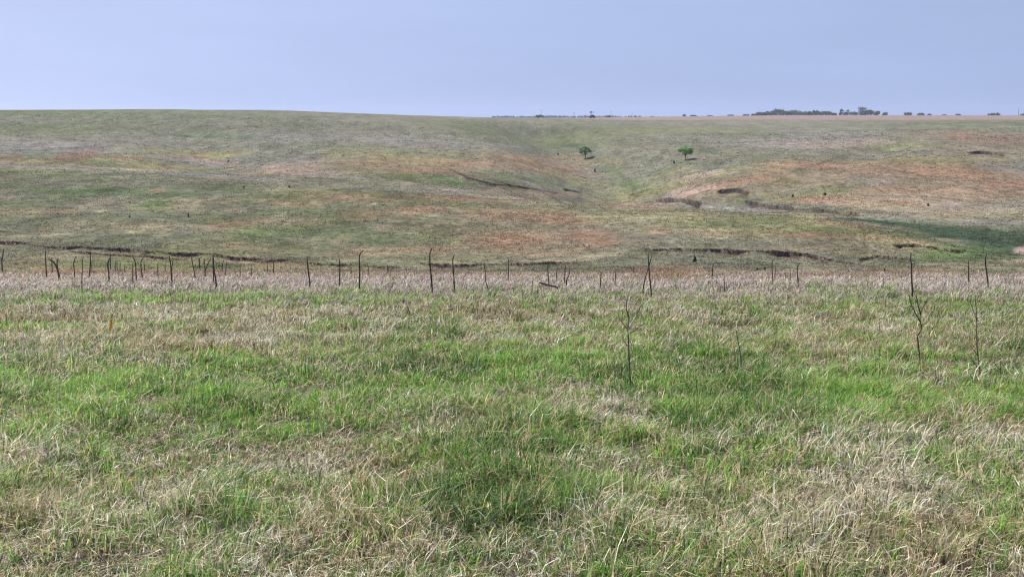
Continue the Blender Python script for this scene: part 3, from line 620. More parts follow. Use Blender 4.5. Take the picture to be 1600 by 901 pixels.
# fence posts: photo points from top to visible foot, thickness in photo pixels, label
POSTS = [
 ([(6, 388), (5, 398), (3, 408), (4.5, 430)], 2.6, "dark crooked post at the far left edge of the fence, its top bent right"),
 ([(71, 391), (71.5, 410), (73, 433)], 2.6, "straight dark post left of the arching branch near the left edge"),
 ([(81, 402), (81.5, 425)], 2.2, "short dark post standing behind the arching branch"),
 ([(91, 404), (89, 411), (91, 426)], 2.2, "short post just right of the arching branch, its top hooked right"),
 ([(118, 401), (115.5, 409), (116, 420), (117, 433)], 2.2, "curved slim post with its top hooked right, left of the white-flecked stem"),
 ([(140, 392), (141, 410), (139, 439)], 2.4, "tall thin post just right of the white-flecked stem"),
 ([(142, 408), (144, 425)], 1.4, "thin leaning stick touching the tall thin post beside the white-flecked stem"),
 ([(172, 402), (169, 412), (169.5, 424), (170.5, 439)], 3.0, "thick black post with a slight kink, front one of a close pair on the left"),
 ([(172, 393), (172.8, 418)], 2.0, "thinner post behind the thick black kinked post on the left"),
 ([(180, 407), (180, 422)], 1.8, "small far post nearest to the thick black kinked post on the left"),
 ([(182.6, 406), (183, 420)], 1.8, "second small far post right of the thick black kinked post"),
 ([(188, 409), (187.5, 423)], 1.8, "third small far post right of the thick black kinked post"),
 ([(195, 414), (195, 423)], 1.8, "tiny far stub of a post beside the V-topped group on the left"),
 ([(207.5, 409), (207.5, 441)], 2.4, "upright post at the left of the V-topped group"),
 ([(207, 401), (212, 411), (213, 438)], 2.2, "post of the V-topped group with its upper end leaning left"),
 ([(224, 402), (220.5, 410), (221.5, 424), (223.5, 436)], 2.2, "post of the V-topped group with its upper end leaning right"),
 ([(225, 410), (226, 424)], 1.8, "short post just right of the V-topped group"),
 ([(247, 411), (246.4, 422), (247, 436)], 2.0, "lone slim greenish post between the V-topped group and the forked stake"),
 ([(258, 412), (258, 421)], 1.8, "small brown stub left of the forked stake"),
 ([(265, 399), (266, 412), (267, 422), (268.5, 439)], 2.4, "main upright of the forked stake left of centre-left bank"),
 ([(271, 404), (269.5, 412), (268, 423)], 1.8, "short prong leaning on the main upright of the forked stake"),
 ([(299, 401), (303, 420), (305, 434)], 2.2, "post tilting left, standing between the forked stake and the hooked stub"),
 ([(316, 402), (311.6, 403.5), (311.5, 417)], 2.2, "hooked stub with its top bent flat to the right, left of the leaning brace"),
 ([(318.5, 403), (320, 420), (320.5, 431)], 2.2, "upright post met at its foot by the diagonal brace"),
 ([(330, 403), (325, 412), (320.5, 424)], 2.0, "diagonal brace leaning between an upright post and the tall corner post"),
 ([(332.5, 398), (334, 420), (336.5, 436), (338, 448)], 3.0, "tall black corner post with its foot farthest forward on the left"),
 ([(332, 400), (333, 415), (334, 441)], 2.2, "second post tight against the left of the tall black corner post"),
 ([(350, 405), (348, 412), (347, 421)], 1.8, "short bent far post just right of the tall black corner post"),
 ([(354, 410), (353, 418), (352, 430)], 1.6, "faint thin far post second right of the tall black corner post"),
 ([(375.5, 411), (375.3, 430)], 1.5, "faint far stake midway between the black corner post and the mossy stub"),
 ([(392.5, 411), (393, 430)], 1.6, "faint far stake at the end of the dark weedy patch"),
 ([(418, 410), (418, 424)], 1.4, "thin far stake just left of the reddish stub under the bank"),
 ([(427, 407), (427.3, 426)], 2.0, "reddish stub of a post under the left bank"),
 ([(480, 400), (481, 414), (482.5, 428), (484.5, 447)], 2.8, "dark post tilting left, standing alone left of the two slim middle posts"),
 ([(529.5, 405), (531, 420), (530.3, 447)], 2.4, "dark straight post directly left of the reddish hooked post"),
 ([(548.3, 416), (548.6, 427)], 1.6, "tiny far stake between a straight post and the reddish hooked post"),
 ([(568, 391), (563.5, 395), (561.7, 402), (562, 424), (561.5, 450)], 2.6, "tall reddish-brown post with its top curved over to the right"),
 ([(575.3, 414), (575.6, 428)], 1.6, "tiny far stake right of the reddish hooked post"),
 ([(605, 413), (605, 428)], 1.5, "faint far stake midway between the reddish hooked post and the tallest post"),
 ([(675.5, 387), (671.7, 396), (672, 412), (673.5, 432), (675.5, 456)], 3.0, "tallest black post near the middle, its top kinked to the right"),
 ([(709.5, 398), (707.2, 407), (708.5, 425), (709.5, 440), (710, 455)], 2.6, "black post with a kinked top, right beside the tallest post"),
 ([(756, 409), (758.5, 425), (759, 440), (763, 453)], 1.7, "thin leaning grey stick right of the two kinked black posts"),
 ([(794, 404), (794.6, 420), (793.7, 441)], 1.8, "slim straight post right of the thin leaning grey stick"),
 ([(855.8, 408), (856, 422), (857.2, 442)], 2.2, "upright post directly above the fallen rail"),
 ([(870.5, 415), (869.5, 435)], 1.7, "thin short post between two uprights behind the fallen rail"),
 ([(883.2, 414), (882, 441)], 2.2, "straight post left of the bent one behind the fallen rail"),
 ([(889.8, 418), (889, 429), (885.6, 436), (885, 443)], 2.2, "post bent like an S at the right of the fallen rail"),
 ([(939.2, 424), (938, 449)], 2.3, "short straight post left of the pale grey sticks"),
 ([(962.5, 420), (962, 432), (960.5, 446)], 1.9, "slim grey stick leaning right, left of the crossed posts"),
 ([(957.5, 430), (958.3, 440)], 1.5, "short pale grey stick next to the slim leaning one"),
 ([(990, 414), (990, 427)], 1.4, "faint far stake left of the crossed posts"),
 ([(1013, 396), (1013.5, 412), (1014.8, 430), (1017.5, 457)], 2.5, "steeper of the two crossed posts forming a tall X"),
 ([(1018, 400), (1013.8, 418), (1008.5, 434), (1004.5, 454)], 2.4, "more slanted of the two crossed posts forming a tall X"),
 ([(1131, 411), (1122, 410.5), (1116, 411.5), (1113.8, 416), (1112.8, 433)], 1.8, "thin stake with a long drooping arm bent right below the cedar"),
 ([(1131.5, 428), (1131.5, 452)], 1.7, "faint stem right of the stake with the drooping arm"),
 ([(1211, 404), (1207, 408), (1206.6, 420), (1207.6, 441)], 2.0, "slim dark stake with a hooked top, left of a short stub"),
 ([(1212, 417), (1211, 429)], 1.6, "short stub beside the slim stake with the hooked top"),
 ([(1234.2, 416), (1235, 439)], 1.5, "faint thin stake left of the curved-top stake on the right half"),
 ([(1250, 410), (1246.4, 416), (1246, 428), (1247.3, 442)], 2.2, "dark stake with a curved top, right of a faint thin one"),
 ([(1423.2, 394), (1422, 404), (1424, 416), (1424.6, 434), (1425.6, 456)], 2.8, "tall black wavy post above the forked sapling on the right"),
 ([(1513.8, 407), (1514, 422), (1513.4, 443)], 2.0, "straight grey-brown post left of the last knotty post"),
 ([(1541.8, 395), (1539, 405), (1540.5, 417), (1542, 430), (1544.3, 449)], 2.8, "knotty black post at the far right of the fence, its top bent right"),
]
for k, (pts, th, lab) in enumerate(POSTS):
    px, py = pts[-1]
    hid = 3 + max(0, py - 430) * .28                    # foot hidden in the grass
    foot = at(px, py + hid); Y = foot.y
    P = [plane_pt(x, y, Y) for x, y in pts][::-1]
    P = [foot - Vector((0, 0, .12))] + P
    P[0].x = P[1].x
    for q in P[2:]: q.y += random.uniform(-.05, .05)
    Q = smooth_path(P); base = foot.copy(); r0 = th / F * Y / 2 * .88
    Q = [q - base for q in Q]
    n = len(Q)
    rad = [r0 * (1.12 - .42 * i / (n - 1)) * random.uniform(.88, 1.15) for i in range(n)]
    rad[-1] *= .8
    o = tubes_obj("fence_post", [(Q, rad)], M_red if 'reddish' in lab else M_post, None, 8, .12)
    o.location = base
    tag(o, lab, "fence post", "old fence posts across the valley")

def simple_stick(name, tubes, mat, base, label, cat, group=None):
    o = tubes_obj(name, [([Vector(p) - base for p in P], r) for P, r in tubes], mat, None, 7, .1); o.location = base
    return tag(o, label, cat, group)

# arching branch, white-flecked stem, fallen rail
b = at(93.5, 440); Y = b.y
P = smooth_path([b - Vector((0, 0, .1))] + [plane_pt(x, y, Y) for x, y in [(91.5, 428), (88, 416), (82, 408), (75, 404)]])
simple_stick("arching_branch", [(P, [.06 - .035 * i / (len(P) - 1) for i in range(len(P))])], M_post, b, "dark branch arching over to the left between short fence posts", "branch")
b = at(128, 458); Y = b.y
root = empty("withered_weed", b); tag(root, "thin brown stem with a white flecked foot in the pink grass", "weed")
P = smooth_path([b - Vector((0, 0, .1)), plane_pt(128, 440, Y), plane_pt(128.6, 420, Y), plane_pt(129.3, 402, Y)])
tubes_obj("stalk", [([p - b for p in P], [.022 - .010 * i / (len(P) - 1) for i in range(len(P))])], M_twig, root)
o = tubes_obj("bare_flake", [([plane_pt(126.8, 443, Y - .05) - b, plane_pt(126.2, 437, Y - .05) - b], [.02, .012])], M_pale, root)
b = at(857, 462); Y = b.y
P = smooth_path([plane_pt(842.5, 441, Y), plane_pt(856, 445.2, Y - .03), plane_pt(869, 448.2, Y), plane_pt(871.3, 451.5, Y)])
simple_stick("fallen_rail", [(P, [.026, .028, .03, .028, .03, .028, .03, .026, .026, .022][:len(P)])], M_post, b, "dark rail lying tilted on the dead grass below the fence line", "rail")

# bare saplings and weed stalks in the near field (stem > branch)
def sapling(name, foot_px, depth_row, stem, branches, th, label, cat, pale=()):
    b = at(foot_px[0], depth_row); Y = b.y
    root = empty(name, b); tag(root, label, cat)
    u = lambda p, dy=0: plane_pt(p[0], p[1], Y + dy) - b
    P = smooth_path([Vector((0, 0, -.08))] + [u(p) for p in stem], 4); n = len(P)
    r = th / F * Y / 2
    tubes_obj("stem", [(P, [r * (1.15 - .6 * i / (n - 1)) * random.uniform(.92, 1.1) for i in range(n)])], M_twig, root, 7, .1)
    for k, br in enumerate(branches):
        dy = random.uniform(-.2, .2); m = len(br)
        Q = smooth_path([u(p, dy * i / (m - 1)) for i, p in enumerate(br)], 4); n = len(Q)
        o = tubes_obj("branch", [(Q, [r * (.85 - .45 * i / (n - 1)) * (1.5 if k in pale else 1) for i in range(n)])], M_pale if k in pale else M_twig, root, 6, .1)
        if k in pale: o['label'] = "pale barkless branch"
    rs = random.Random(int(foot_px[0])); tips = [stem] + list(branches)
    for j in range(0 if cat == 'stalk' else 7):
        q = rs.choice(tips); t = rs.uniform(.45, .95) * (len(q) - 1); i = min(int(t), len(q) - 2); f = t - i
        x = q[i][0] * (1 - f) + q[i + 1][0] * f; y = q[i][1] * (1 - f) + q[i + 1][1] * f
        dx, dy2 = rs.uniform(-9, 9), -rs.uniform(7, 20); e = rs.uniform(-.15, .15)
        Q = smooth_path([u((x, y)), u((x + dx * .6, y + dy2 * .45), e), u((x + dx, y + dy2), e * 1.6)], 3); n = len(Q)
        tubes_obj("twig", [(Q, [r * (.34 - .18 * i / (n - 1)) for i in range(n)])], M_twig, root, 5, .1)
    return root
sapling("bare_sapling", (986, 606), 612, [(985.5, 600), (984, 580), (982.5, 556), (982, 530), (981, 515), (982.5, 498), (982.5, 482)],
        [[(981, 515), (988, 503), (995.5, 490)], [(995.5, 490), (1000, 480), (1005.5, 472)], [(981, 515), (974, 506), (967, 498)], [(984.5, 521), (993, 515), (1005, 506)], [(982.5, 498), (979, 482), (979, 468)], [(980, 540), (974, 530), (971, 521)]], 2.4,
        "bare dead sapling with one pale forked branch, standing alone in mid field", "sapling", pale=(0,))
sapling("bare_sapling", (1437, 566), 573, [(1437, 562), (1436, 548), (1434, 532), (1434, 524), (1440, 512), (1437.5, 500), (1438.5, 490), (1443, 478), (1449, 469)],
        [[(1437, 502), (1430, 488), (1424, 476), (1420, 460)], [(1438.5, 490), (1435, 478), (1432, 462)]], 2.5,
        "bare crooked sapling forking into a Y below the right-hand fence post", "sapling")
sapling("weed_stalk", (1532, 588), 594, [(1531, 582), (1529, 562), (1527, 545), (1526, 520), (1526, 495), (1524, 470), (1523, 456)],
        [[(1526, 500), (1521, 485), (1515, 470)], [(1530, 575), (1521, 566), (1517, 556)], [(1529, 565), (1538, 556), (1541, 548)], [(1528, 555), (1520, 545), (1517, 538)], [(1531, 580), (1540, 572), (1543, 566)]], 1.7,
        "tall thin weed stalk with dark dead leaves round its foot", "weed")
sapling("weed_stalk", (1564, 590), 595, [(1563.5, 586), (1563, 574), (1564, 562)], [[(1563, 578), (1556, 570), (1553, 564)], [(1563.3, 575), (1570, 569), (1573, 563)], [(1563.5, 582), (1555, 577), (1551, 574)]], 1.7,
        "short dark dead weed near the right edge beside the tall stalk", "weed")
for i, (px, row, stem, lab) in enumerate([
    (1098, 588, [(1098, 578), (1101, 565), (1106, 552), (1109, 531)], "pale straight dead stalk right of the bare sapling"),
    (1158, 582, [(1158, 574), (1157, 555), (1154, 536), (1150, 515)], "pale tall dead stalk leaning left, midway between the two bare saplings"),
    (640, 494, [(640, 488), (637, 480), (635, 474)], "short pale curved dead stalk below the tallest fence post"),
    (1205, 470, [(1205, 462), (1204, 452)], "tiny grey stalk under the hooked stake on the right"),
    (608, 463, [(608, 456), (612, 448), (616, 441)], "dark leaning stalk in the pink grass left of the tallest fence post"),
    (831, 462, [(831, 455), (831.5, 447), (832, 438)], "dark upright stalk left of the fallen rail"),
    (1380, 452, [(1380, 444), (1380, 433)], "small dark stub of a weed left of the tall wavy post")]):
    sapling("dead_stalk", (px, row), row, stem, [], 1.9 if i < 2 else 1.6, lab, "stalk")

# yellow marker stake
b = at(171, 528); Y = b.y
root = empty("marker_stake", b); tag(root, "orange-yellow marker stake leaning in the dry grass on the left", "marker stake")
u = lambda x, y: plane_pt(x, y, Y) - b
def strip(name, rows, mat, parent, thick):
    V = []; 
    for (xl, xr, y) in rows:
        for dy in (-thick, thick):
            V += [u(xl, y) + Vector((0, dy, 0)), u(xr, y) + Vector((0, dy, 0))]
    L = []; Z = []
    for i in range(len(rows) - 1):
        a, c = 4 * i, 4 * i + 4
        for q in ([a, a + 1, c + 1, c], [a + 3, a + 2, c + 2, c + 3], [a + 1, a + 3, c + 3, c + 1], [a + 2, a, c, c + 2]): L += q; Z.append(4)
    e = 4 * (len(rows) - 1)
    L += [1, 0, 2, 3]; Z.append(4); L += [e, e + 1, e + 3, e + 2]; Z.append(4)
    return link_mesh(name, np_mesh(name, np.array([tuple(v) for v in V]), np.array(L), np.array(Z)), mat, parent)
strip("blade", [(170.2, 173.2, 518), (170.8, 174.6, 512), (171.6, 175.4, 507), (172.3, 175.2, 502), (173, 174.4, 498)], M_yellow, root, .012)
tubes_obj("peg", [([Vector((0, 0, -.1)), u(171.6, 518)], [.012, .012])], M_yellow, root)

# ------------------------------------------------------------------ trees and shrubs
def leaf_cloud(centres, radii, n, size, col, var=.3, flat=.75):
    C = np.array(centres, float); Rr = np.array(radii, float); p = Rr ** 2 / (Rr ** 2).sum()
    k = rng.choice(len(C), n, p=p)
    d = rng.normal(0, 1, (n, 3)); d /= np.linalg.norm(d, axis=1)[:, None]
    rad = rng.random(n) ** .45
    pos = C[k] + d * (Rr[k] * rad)[:, None] * np.array([1, 1, flat])
    a = rng.normal(0, 1, (n, 3)); a /= np.linalg.norm(a, axis=1)[:, None]
    bb = np.cross(a, rng.normal(0, 1, (n, 3))); bb /= np.linalg.norm(bb, axis=1)[:, None]
    s = size * rng.uniform(.6, 1.4, n)[:, None]
    v = np.stack([pos - a * s, pos + bb * s * .55, pos + a * s, pos - bb * s * .55], 1).reshape(-1, 3)
    c = np.array(col) * np.clip(1 + var * rng.normal(0, 1, n), .4, 1.9)[:, None] * np.repeat(np.clip(1 + .2 * rng.normal(0, 1, (len(C), 1)), .6, 1.5), 3, 1)[k]
    return v, np.arange(4 * n), np.full(n, 4), np.repeat(c, 4, 0)

def tree(name, foot, Ht, Wd, trunk_frac, nleaf, lsize, col, label, cat, group=None, lobes=14, flat=.7, seed=0, thin=1.0, shape=0, low=False):
    rs = random.Random(seed)
    root = empty(name, foot); tag(root, label, cat, group)
    th = Ht * trunk_frac; tubes = []; cen = []; rad = []
    r0 = Ht * .028
    top = Vector((rs.uniform(-.05, .05) * Wd, 0, th))
    tubes.append((smooth_path([Vector((0, 0, -.2)), Vector((rs.uniform(-.02, .02) * Wd, 0, th * .5)), top]), None))
    for i in range(lobes):
        a = 2 * math.pi * (i / lobes * 2.4 + rs.uniform(-.1, .1)); 
        if shape == 0:                                            # spreading dome
            q = (i + .5) / lobes; a = i * 2.4 + rs.uniform(-.2, .2); rr = Wd * .42 * math.sqrt(q) * rs.uniform(.85, 1.1); zz = th + (Ht - th) * (.16 + rs.uniform(.45, .70) * math.sqrt(max(0, 1 - q)) + rs.uniform(-.12, .12))
            if low: zz = Ht * (.08 + .82 * math.sqrt(max(0, 1 - q * .85)) * rs.uniform(.25, 1)); rr *= 1.1
            lr = Wd * (rs.uniform(.13, .21) if lobes < 15 else rs.uniform(.10, .165))
        else:                                                     # taller, loose
            q = rs.random(); rr = Wd * .38 * q; zz = th * .8 + (Ht - th) * rs.uniform(-.15 if low else .1, .9); lr = Wd * rs.uniform(.16, .26) * (1.15 - .5 * (zz / Ht))
        c = Vector((math.cos(a) * rr, math.sin(a) * rr, min(zz, Ht - lr * flat)))
        cen.append(tuple(c)); rad.append(lr)
        tubes.append((smooth_path([top * rs.uniform(.7, 1), top.lerp(c, .5) + Vector((0, 0, -.05 * Ht)), c]), 'b'))
    td = []
    for P, kd in tubes:
        n = len(P); td.append(tube_data(P, [(r0 * (1.3 - .5 * i / (n - 1)) if kd is None else r0 * (.5 - .4 * i / (n - 1))) for i in range(n)], 6))
    link_mesh("trunk", np_mesh("trunk", *join_data(td), smooth=True), M_bark, root)
    v, lp, sz, c = leaf_cloud(cen, rad, nleaf, lsize, col, .3, flat)
    link_mesh("crown", np_mesh("crown", v, lp, sz, c), M_leaf, root)
    return root

def px_tree(px, base, top, wpx, col, label, group=None, nleaf=900, Y=None, seed=0, **kw):
    f = at(px, base) if Y is None else None
    if f is None:
        X = ray_s(px, base) * Y; f = Vector((X, Y, float(H(np.array([X]), np.array([Y]))[0])))
    sc = f.y / F; zt = -f.y * float(T(top)); Ht = max(zt - f.z, .3)
    return tree(kw.pop('name', "tree"), f, Ht, wpx * sc, kw.pop('tf', .3), nleaf, kw.pop('ls', .9) * sc, col, label, kw.pop('cat', "tree"), group, seed=seed, **kw)

px_tree(914.5, 247.5, 228, 19, (.150, .275, .066), "small round green tree in the draw, left one of the two pasture trees", "lone trees in the pasture", 2600, seed=5, lobes=26)
px_tree(1071, 250, 228, 25, (.175, .325, .068), "wider bright green tree on the right bank of the draw, with ragged lobes", "lone trees in the pasture", 3000, seed=8, lobes=30, tf=.36)

def shrub(name, px, base, top, wpx, col, label, cat, group=None, n=420, seed=0, conic=False):
    rs = random.Random(seed); f = at(px, base); sc = f.y / F; Ht = (base - top) * sc; W = wpx * sc
    root = empty(name, f); tag(root, label, cat, group)
    cen = []; rad = []
    for i in range(9):
        t = i / 8; r = W * .5 * ((1 - t) * .85 + .2 if conic else (.5 + .35 * math.sin(math.pi * (t * .8 + .15))))
        a = rs.uniform(0, 6.28); q = W * .2 * (1 - t)
        cen.append((math.cos(a) * q + (t * -.15 * W if conic else 0), math.sin(a) * q, Ht * (.1 + .78 * t))); rad.append(r * rs.uniform(.75, 1.1))
    link_mesh("trunk", np_mesh("trunk", *tube_data([Vector((0, 0, -.1)), Vector((0, 0, Ht * .6))], [W * .07, W * .03], 6)), M_bark, root)
    v, lp, sz, c = leaf_cloud(cen, rad, n, max(W * .09, .6 * sc), col, .3, .9)
    v[:, 2] = np.maximum(v[:, 2], .01)
    link_mesh("crown", np_mesh("crown", v, lp, sz, c), M_leaf, root)
    return root
shrub("cedar_shrub", 1085.5, 410, 395, 6.5, (.022, .045, .016), "dark upright cedar shrub below the bank right of the crossed posts", "cedar", None, 700, 5, True)
for k, (px, b_, t_, w_, col, lab) in enumerate([
    (929.5, 269.5, 264, 3.6, (.03, .045, .02), "small dark shrub down in the draw below the left pasture tree"),
    (872, 242.5, 239.5, 4, (.05, .05, .03), "tiny dark shrub upslope left of the left pasture tree"),
    (1053, 256, 250.5, 4, (.05, .055, .035), "brown shrub just left of the wider bright pasture tree"),
    (1450, 322, 317.5, 5, (.035, .045, .022), "dark round shrub low on the orange slope above the dark green flat"),
    (1288.5, 305.5, 301, 7, (.03, .05, .022), "low dark shrub on the right slope above the long eroded bank, right of another"),
    (1238.5, 308, 303.5, 5, (.06, .05, .032), "brown low shrub above the long eroded bank, left of a darker one"),
    (381, 294.5, 290.5, 4, (.03, .04, .02), "lone black shrub speck right of the green patch on the left hill"),
    (294.5, 339.5, 333, 3.5, (.04, .04, .025), "slim dark shrub below the green patch on the left hill"),
    (202.5, 340, 336.5, 3.5, (.03, .04, .02), "tiny dark shrub below and left of the green patch on the left hill"),
    (357, 253, 250, 4, (.03, .04, .02), "dark shrub speck high on the left hill above the pale track"),
    (1382, 424, 419, 3.5, (.035, .045, .022), "dark little shrub between the right bank and the fence"),
    (1195, 423.5, 416, 4, (.04, .05, .025), "dark shrub beside the slim hooked stake under the right bank"),
    (1183, 422, 417.5, 4.5, (.045, .05, .025), "small dark shrub left of the one beside the hooked stake"),
    (452, 293.5, 290, 5, (.13, .07, .04), "rusty brown clump near the track on the left hill")]):
    shrub("shrub", px, b_, t_ + .3, w_ * .85, tuple(1.5 * q for q in col), lab, "shrub", "scattered shrubs on the slopes", 260, 20 + k)

# ------------------------------------------------------------------ the skyline: trees, poles, windmill
FAR = [  # x, top row, width px, depth, shape, colour key, label
 (1178, 178, 7, 1420, 0, 0, "small dark tree at the left end of the big skyline grove"),
 (1191, 175, 16, 1440, 0, 0, "first rounded tree from the left in the big skyline grove"),
 (1203, 173.5, 17, 1460, 0, 0, "second tree from the left in the big skyline grove, slightly lower than its neighbour"),
 (1217, 169.6, 21, 1470, 0, 0, "tallest domed tree in the left half of the skyline grove"),
 (1229, 173, 15, 1450, 0, 0, "round tree right of the tallest dome in the skyline grove"),
 (1242, 172, 20, 1460, 0, 1, "broad pale green tree in the middle of the skyline grove"),
 (1256, 174, 17, 1450, 0, 1, "low sloping tree right of the broad pale one in the grove"),
 (1265, 174, 8, 1440, 1, 0, "small dark pointed tree in a dip of the skyline grove"),
 (1275, 172, 15, 1480, 0, 2, "rounded bluish tree right of the dip in the skyline grove"),
 (1290, 173.5, 17, 1480, 0, 2, "low bluish tree with a flat top in the skyline grove"),
 (1302, 176, 9, 1450, 0, 2, "smallest low tree in the right half of the skyline grove"),
 (1313, 168.6, 7, 1470, 1, 2, "slim upright tree standing out of the skyline grove"),
 (1321, 171, 11, 1480, 1, 2, "leafy tree just right of the slim upright one on the skyline"),
 (1333, 174.5, 12, 1460, 0, 1, "low green tree left of the tall ragged tree on the skyline"),
 (1347, 166.8, 15, 1500, 1, 3, "tall ragged thin-leaved tree, highest of the skyline grove"),
 (1358, 171.5, 15, 1440, 0, 0, "dense dark tree right under the tall ragged skyline tree"),
 (1371, 172, 10, 1470, 1, 2, "upright tree at the right end of the skyline grove"),
 (1382, 175.5, 10, 1520, 1, 3, "faint thin tree trailing off right of the skyline grove"),
 (1417.5, 174.6, 11, 1500, 0, 2, "lone rounded tree right of the grove, left of another alone"),
 (1438, 175.4, 10, 1520, 0, 2, "lone peaked tree second to the right of the skyline grove"),
 (1452, 176.6, 5, 1600, 0, 3, "tiny faint tree beyond the two lone trees right of the grove"),
 (1475, 177.6, 6, 1600, 0, 3, "tiny low tree midway between the grove and the far right hedge"),
 (1497, 177, 7, 1600, 0, 3, "small low far tree left of the far right hedge"),
 (1548, 175.4, 9, 1600, 0, 3, "left half of the faint far hedge near the right edge"),
 (1557, 175.2, 9, 1600, 0, 3, "right half of the faint far hedge near the right edge"),
 (1598, 176.6, 7, 1600, 0, 3, "faint far tree at the right edge of the skyline"),
 (1165, 178.6, 9, 1500, 0, 2, "low round tree just left of the skyline grove"),
 (1141, 179.4, 8, 1500, 0, 2, "small domed skyline tree between the grove and the low twin"),
 (1109, 180.4, 7, 1500, 0, 2, "small low skyline tree above the right pasture tree"),
 (1083, 180.0, 8, 1450, 0, 0, "rounded dark bush tree on the skyline over the bright pasture tree"),
 (1069, 178.6, 5, 1480, 1, 3, "thin wispy tree on the skyline left of the rounded dark bush tree"),
 (1018, 182, 5, 1500, 0, 3, "tiny skyline tree right of the utility poles"),
 (951, 180.6, 4, 1500, 1, 3, "tiny upright skyline tree left of the tall slim utility pole"),
 (992, 181, 5, 1500, 1, 3, "tiny skyline tree beside the shortest utility pole"),
 (842.5, 179.3, 9, 1250, 0, 2, "rounded tree under the leftmost utility pole"),
 (925, 179.3, 8.5, 1050, 0, 4, "dark pyramidal tree at the foot of the windmill")]
FC = [(.036, .066, .028), (.058, .098, .036), (.045, .07, .036), (.06, .075, .05), (.016, .022, .014)]
for k, (px, top, wp, Y, shp, ck, lab) in enumerate(FAR):
    base = float(np.interp(px, [700, 800, 900, 1000, 1100, 1200, 1300, 1600], [184.5, 184.8, 185, 184, 182, 181, 180.6, 181]))
    px_tree(px, base, top + (.9 if px > 1400 else 0), wp * 1.25, FC[ck], lab, "trees along the skyline", 1500 if wp > 12 else 700, Y, 100 + k, lobes=16 if wp > 12 else 9, shape=shp, ls=.75, tf=.12 if shp == 0 else .2, flat=.95, low=True)

# the blue far-off wood
def far_wood():
    cen, rad = [], []
    for px0, px1, Y, hmin, hmax, st in [(770, 1000, 2400, 3, 8, 1.6), (1000, 1180, 2400, 2, 5, 2.5), (1380, 1640, 2400, 2, 6, 2.0)]:
        p = px0
        while p < px1:
            X = ray_s(p, 183) * Y; z = float(H(np.array([X]), np.array([Y]))[0])
            vis = -Y * float(T(184))
            q = .5 + .5 * float(fbm(np.array([p / 18.]), np.array([3.3]), 401, 2)[0])
            h = hmin + (hmax - hmin) * min(max(q, 0), 1) * random.uniform(.6, 1.1)
            cen.append((X, Y + random.uniform(-20, 20), vis + h * .35)); rad.append(h * .55)
            cen.append((X, Y + random.uniform(-20, 20), (vis + z) / 2)); rad.append(max((vis - z) * .6, 1))
            p += st * random.uniform(.6, 1.6)
    v, lp, sz, c = leaf_cloud(cen, rad, 16000, 1.5, (.05, .065, .045), .3, .9)
    tag(link_mesh("distant_wood", np_mesh("distant_wood", v, lp, sz, c), M_leaf), "thin blue line of far-off woods along the horizon", "woods", kind='stuff')
far_wood()

def pole(px, base, top, Y, label, arm=True):
    X = ray_s(px, base) * Y; z = float(H(np.array([X]), np.array([Y]))[0]); f = Vector((X, Y, z))
    root = empty("utility_pole", f); tag(root, label, "utility pole", "utility poles on the skyline")
    h = -Y * float(T(top)) - z; r = .16 * Y / 1200
    tubes_obj("shaft", [([Vector((0, 0, -.3)), Vector((0, 0, h * .5)), Vector((0, 0, h))], [r * 1.3, r * 1.1, r * .8])], M_post, root)
    if arm:
        v = []; 
        tubes_obj("crossarm", [([Vector((-1.3, -.25, h - .9)), Vector((1.3, -.25, h - .9))], [.10, .10])], M_post, root)
        tubes_obj("insulator", [([Vector((-1.15, -.25, h - .8)), Vector((-1.15, -.25, h - .45))], [.08, .05])], M_steel, root)
        tubes_obj("insulator", [([Vector((1.15, -.25, h - .8)), Vector((1.15, -.25, h - .45))], [.08, .05])], M_steel, root)
pole(845.5, 184.5, 171.5, 1230, "tallest utility pole, leftmost on the skyline above a rounded tree")
pole(897, 184.5, 175.2, 1500, "faint utility pole between the rounded tree and the windmill")
pole(954.5, 184, 173.2, 1450, "slim utility pole first to the right of the windmill")
pole(987.5, 183.5, 176.2, 1550, "shortest utility pole, second to the right of the windmill")
pole(1591, 181.5, 168.5, 1500, "utility pole near the right edge of the skyline")

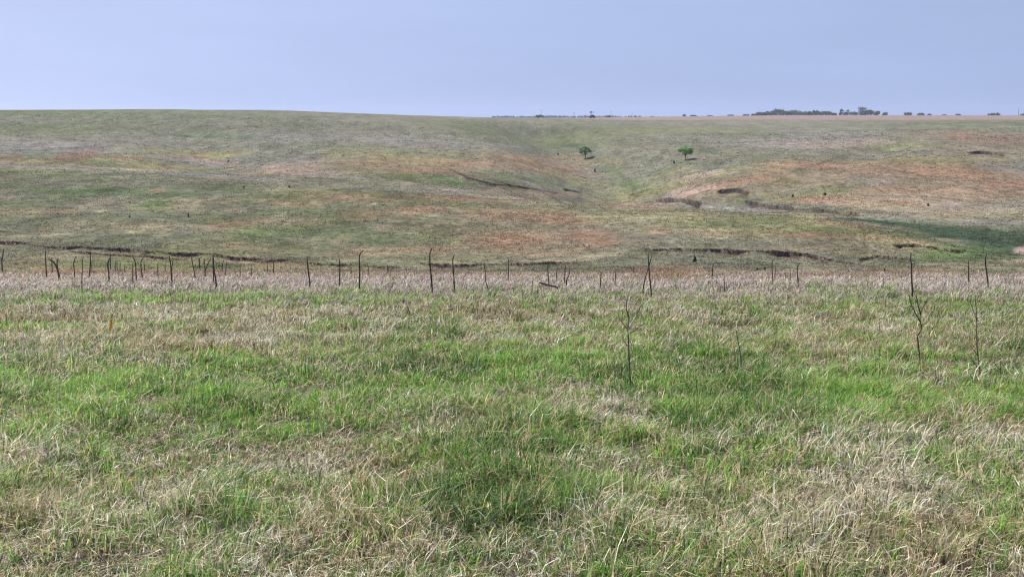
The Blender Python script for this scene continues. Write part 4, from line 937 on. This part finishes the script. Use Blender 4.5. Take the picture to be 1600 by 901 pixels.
def windmill(px, base, top, Y):
    X = ray_s(px, base) * Y; z = float(H(np.array([X]), np.array([Y]))[0]); f = Vector((X, Y, z))
    root = empty("farm_windmill", f); tag(root, "farm windmill on a lattice tower rising behind a dark tree on the skyline", "windmill")
    hub = -Y * float(T(top + 2.2)) - z
    legs = []
    for sx in (-1, 1):
        for sy in (-1, 1): legs.append(([Vector((sx * 1.1, sy * 1.1, -.2)), Vector((sx * .15, sy * .15, hub - .3))], [.09, .07]))
    for t in (.15, .35, .55, .75):
        q = 1.1 + (.15 - 1.1) * t; zz = hub * t
        c = [Vector((a * q, b_ * q, zz)) for a, b_ in ((-1, -1), (1, -1), (1, 1), (-1, 1))]
        for i in range(4): legs.append(([c[i], c[(i + 1) % 4]], [.05, .05]))
    tubes_obj("tower", legs, M_steel, root, 5)
    V, L, Z = [], [], []; Rw = 1.25
    for k in range(12):                                        # vanes of the wheel, pitched
        a0 = 2 * math.pi * k / 12; a1 = a0 + .36
        for r_, a, dy in ((.35, a0, -.1), (Rw, a0, -.2), (Rw, a1, .1), (.35, a1, .05)):
            V.append((math.cos(a) * r_, -.6 + dy, hub + math.sin(a) * r_))
        L += [4 * k, 4 * k + 1, 4 * k + 2, 4 * k + 3]; Z.append(4)
    wh = link_mesh("wheel", np_mesh("wheel", np.array(V), np.array(L), np.array(Z)), M_post, root)
    sol = wh.modifiers.new("thickness", 'SOLIDIFY'); sol.thickness = .04
    tv = np.array([(.2, -.5, hub), (1.6, .3, hub + .1), (3.1, .9, hub + .75), (3.1, .9, hub - .5), (1.6, .3, hub - .12)])
    t = link_mesh("tail_vane", np_mesh("tail_vane", tv, np.array([0, 1, 2, 3, 4]), np.array([5])), M_post, root)
    sol = t.modifiers.new("thickness", 'SOLIDIFY'); sol.thickness = .05
windmill(923.2, 185, 173.4, 1045)

# ------------------------------------------------------------------ air
def haze():
    x0, x1, y0, y1, z0, z1 = -1500, 1500, -30, 2900, -24, 26
    V = np.array([(x, y, z) for x in (x0, x1) for y in (y0, y1) for z in (z0, z1)])
    fs = [(0, 1, 3, 2), (4, 6, 7, 5), (0, 4, 5, 1), (2, 3, 7, 6), (0, 2, 6, 4), (1, 5, 7, 3)]
    m = bpy.data.materials.new("air"); m.use_nodes = True; n = m.node_tree.nodes
    n.remove(n["Principled BSDF"])
    pv = n.new("ShaderNodeVolumePrincipled"); pv.inputs["Density"].default_value = .00011; pv.inputs["Color"].default_value = (.68, .76, 1, 1)
    pv.inputs["Anisotropy"].default_value = .3
    m.node_tree.links.new(pv.outputs[0], n["Material Output"].inputs["Volume"])
    tag(link_mesh("haze", np_mesh("haze", V, np.array(fs).ravel(), np.full(6, 4)), m), kind='stuff')
haze()
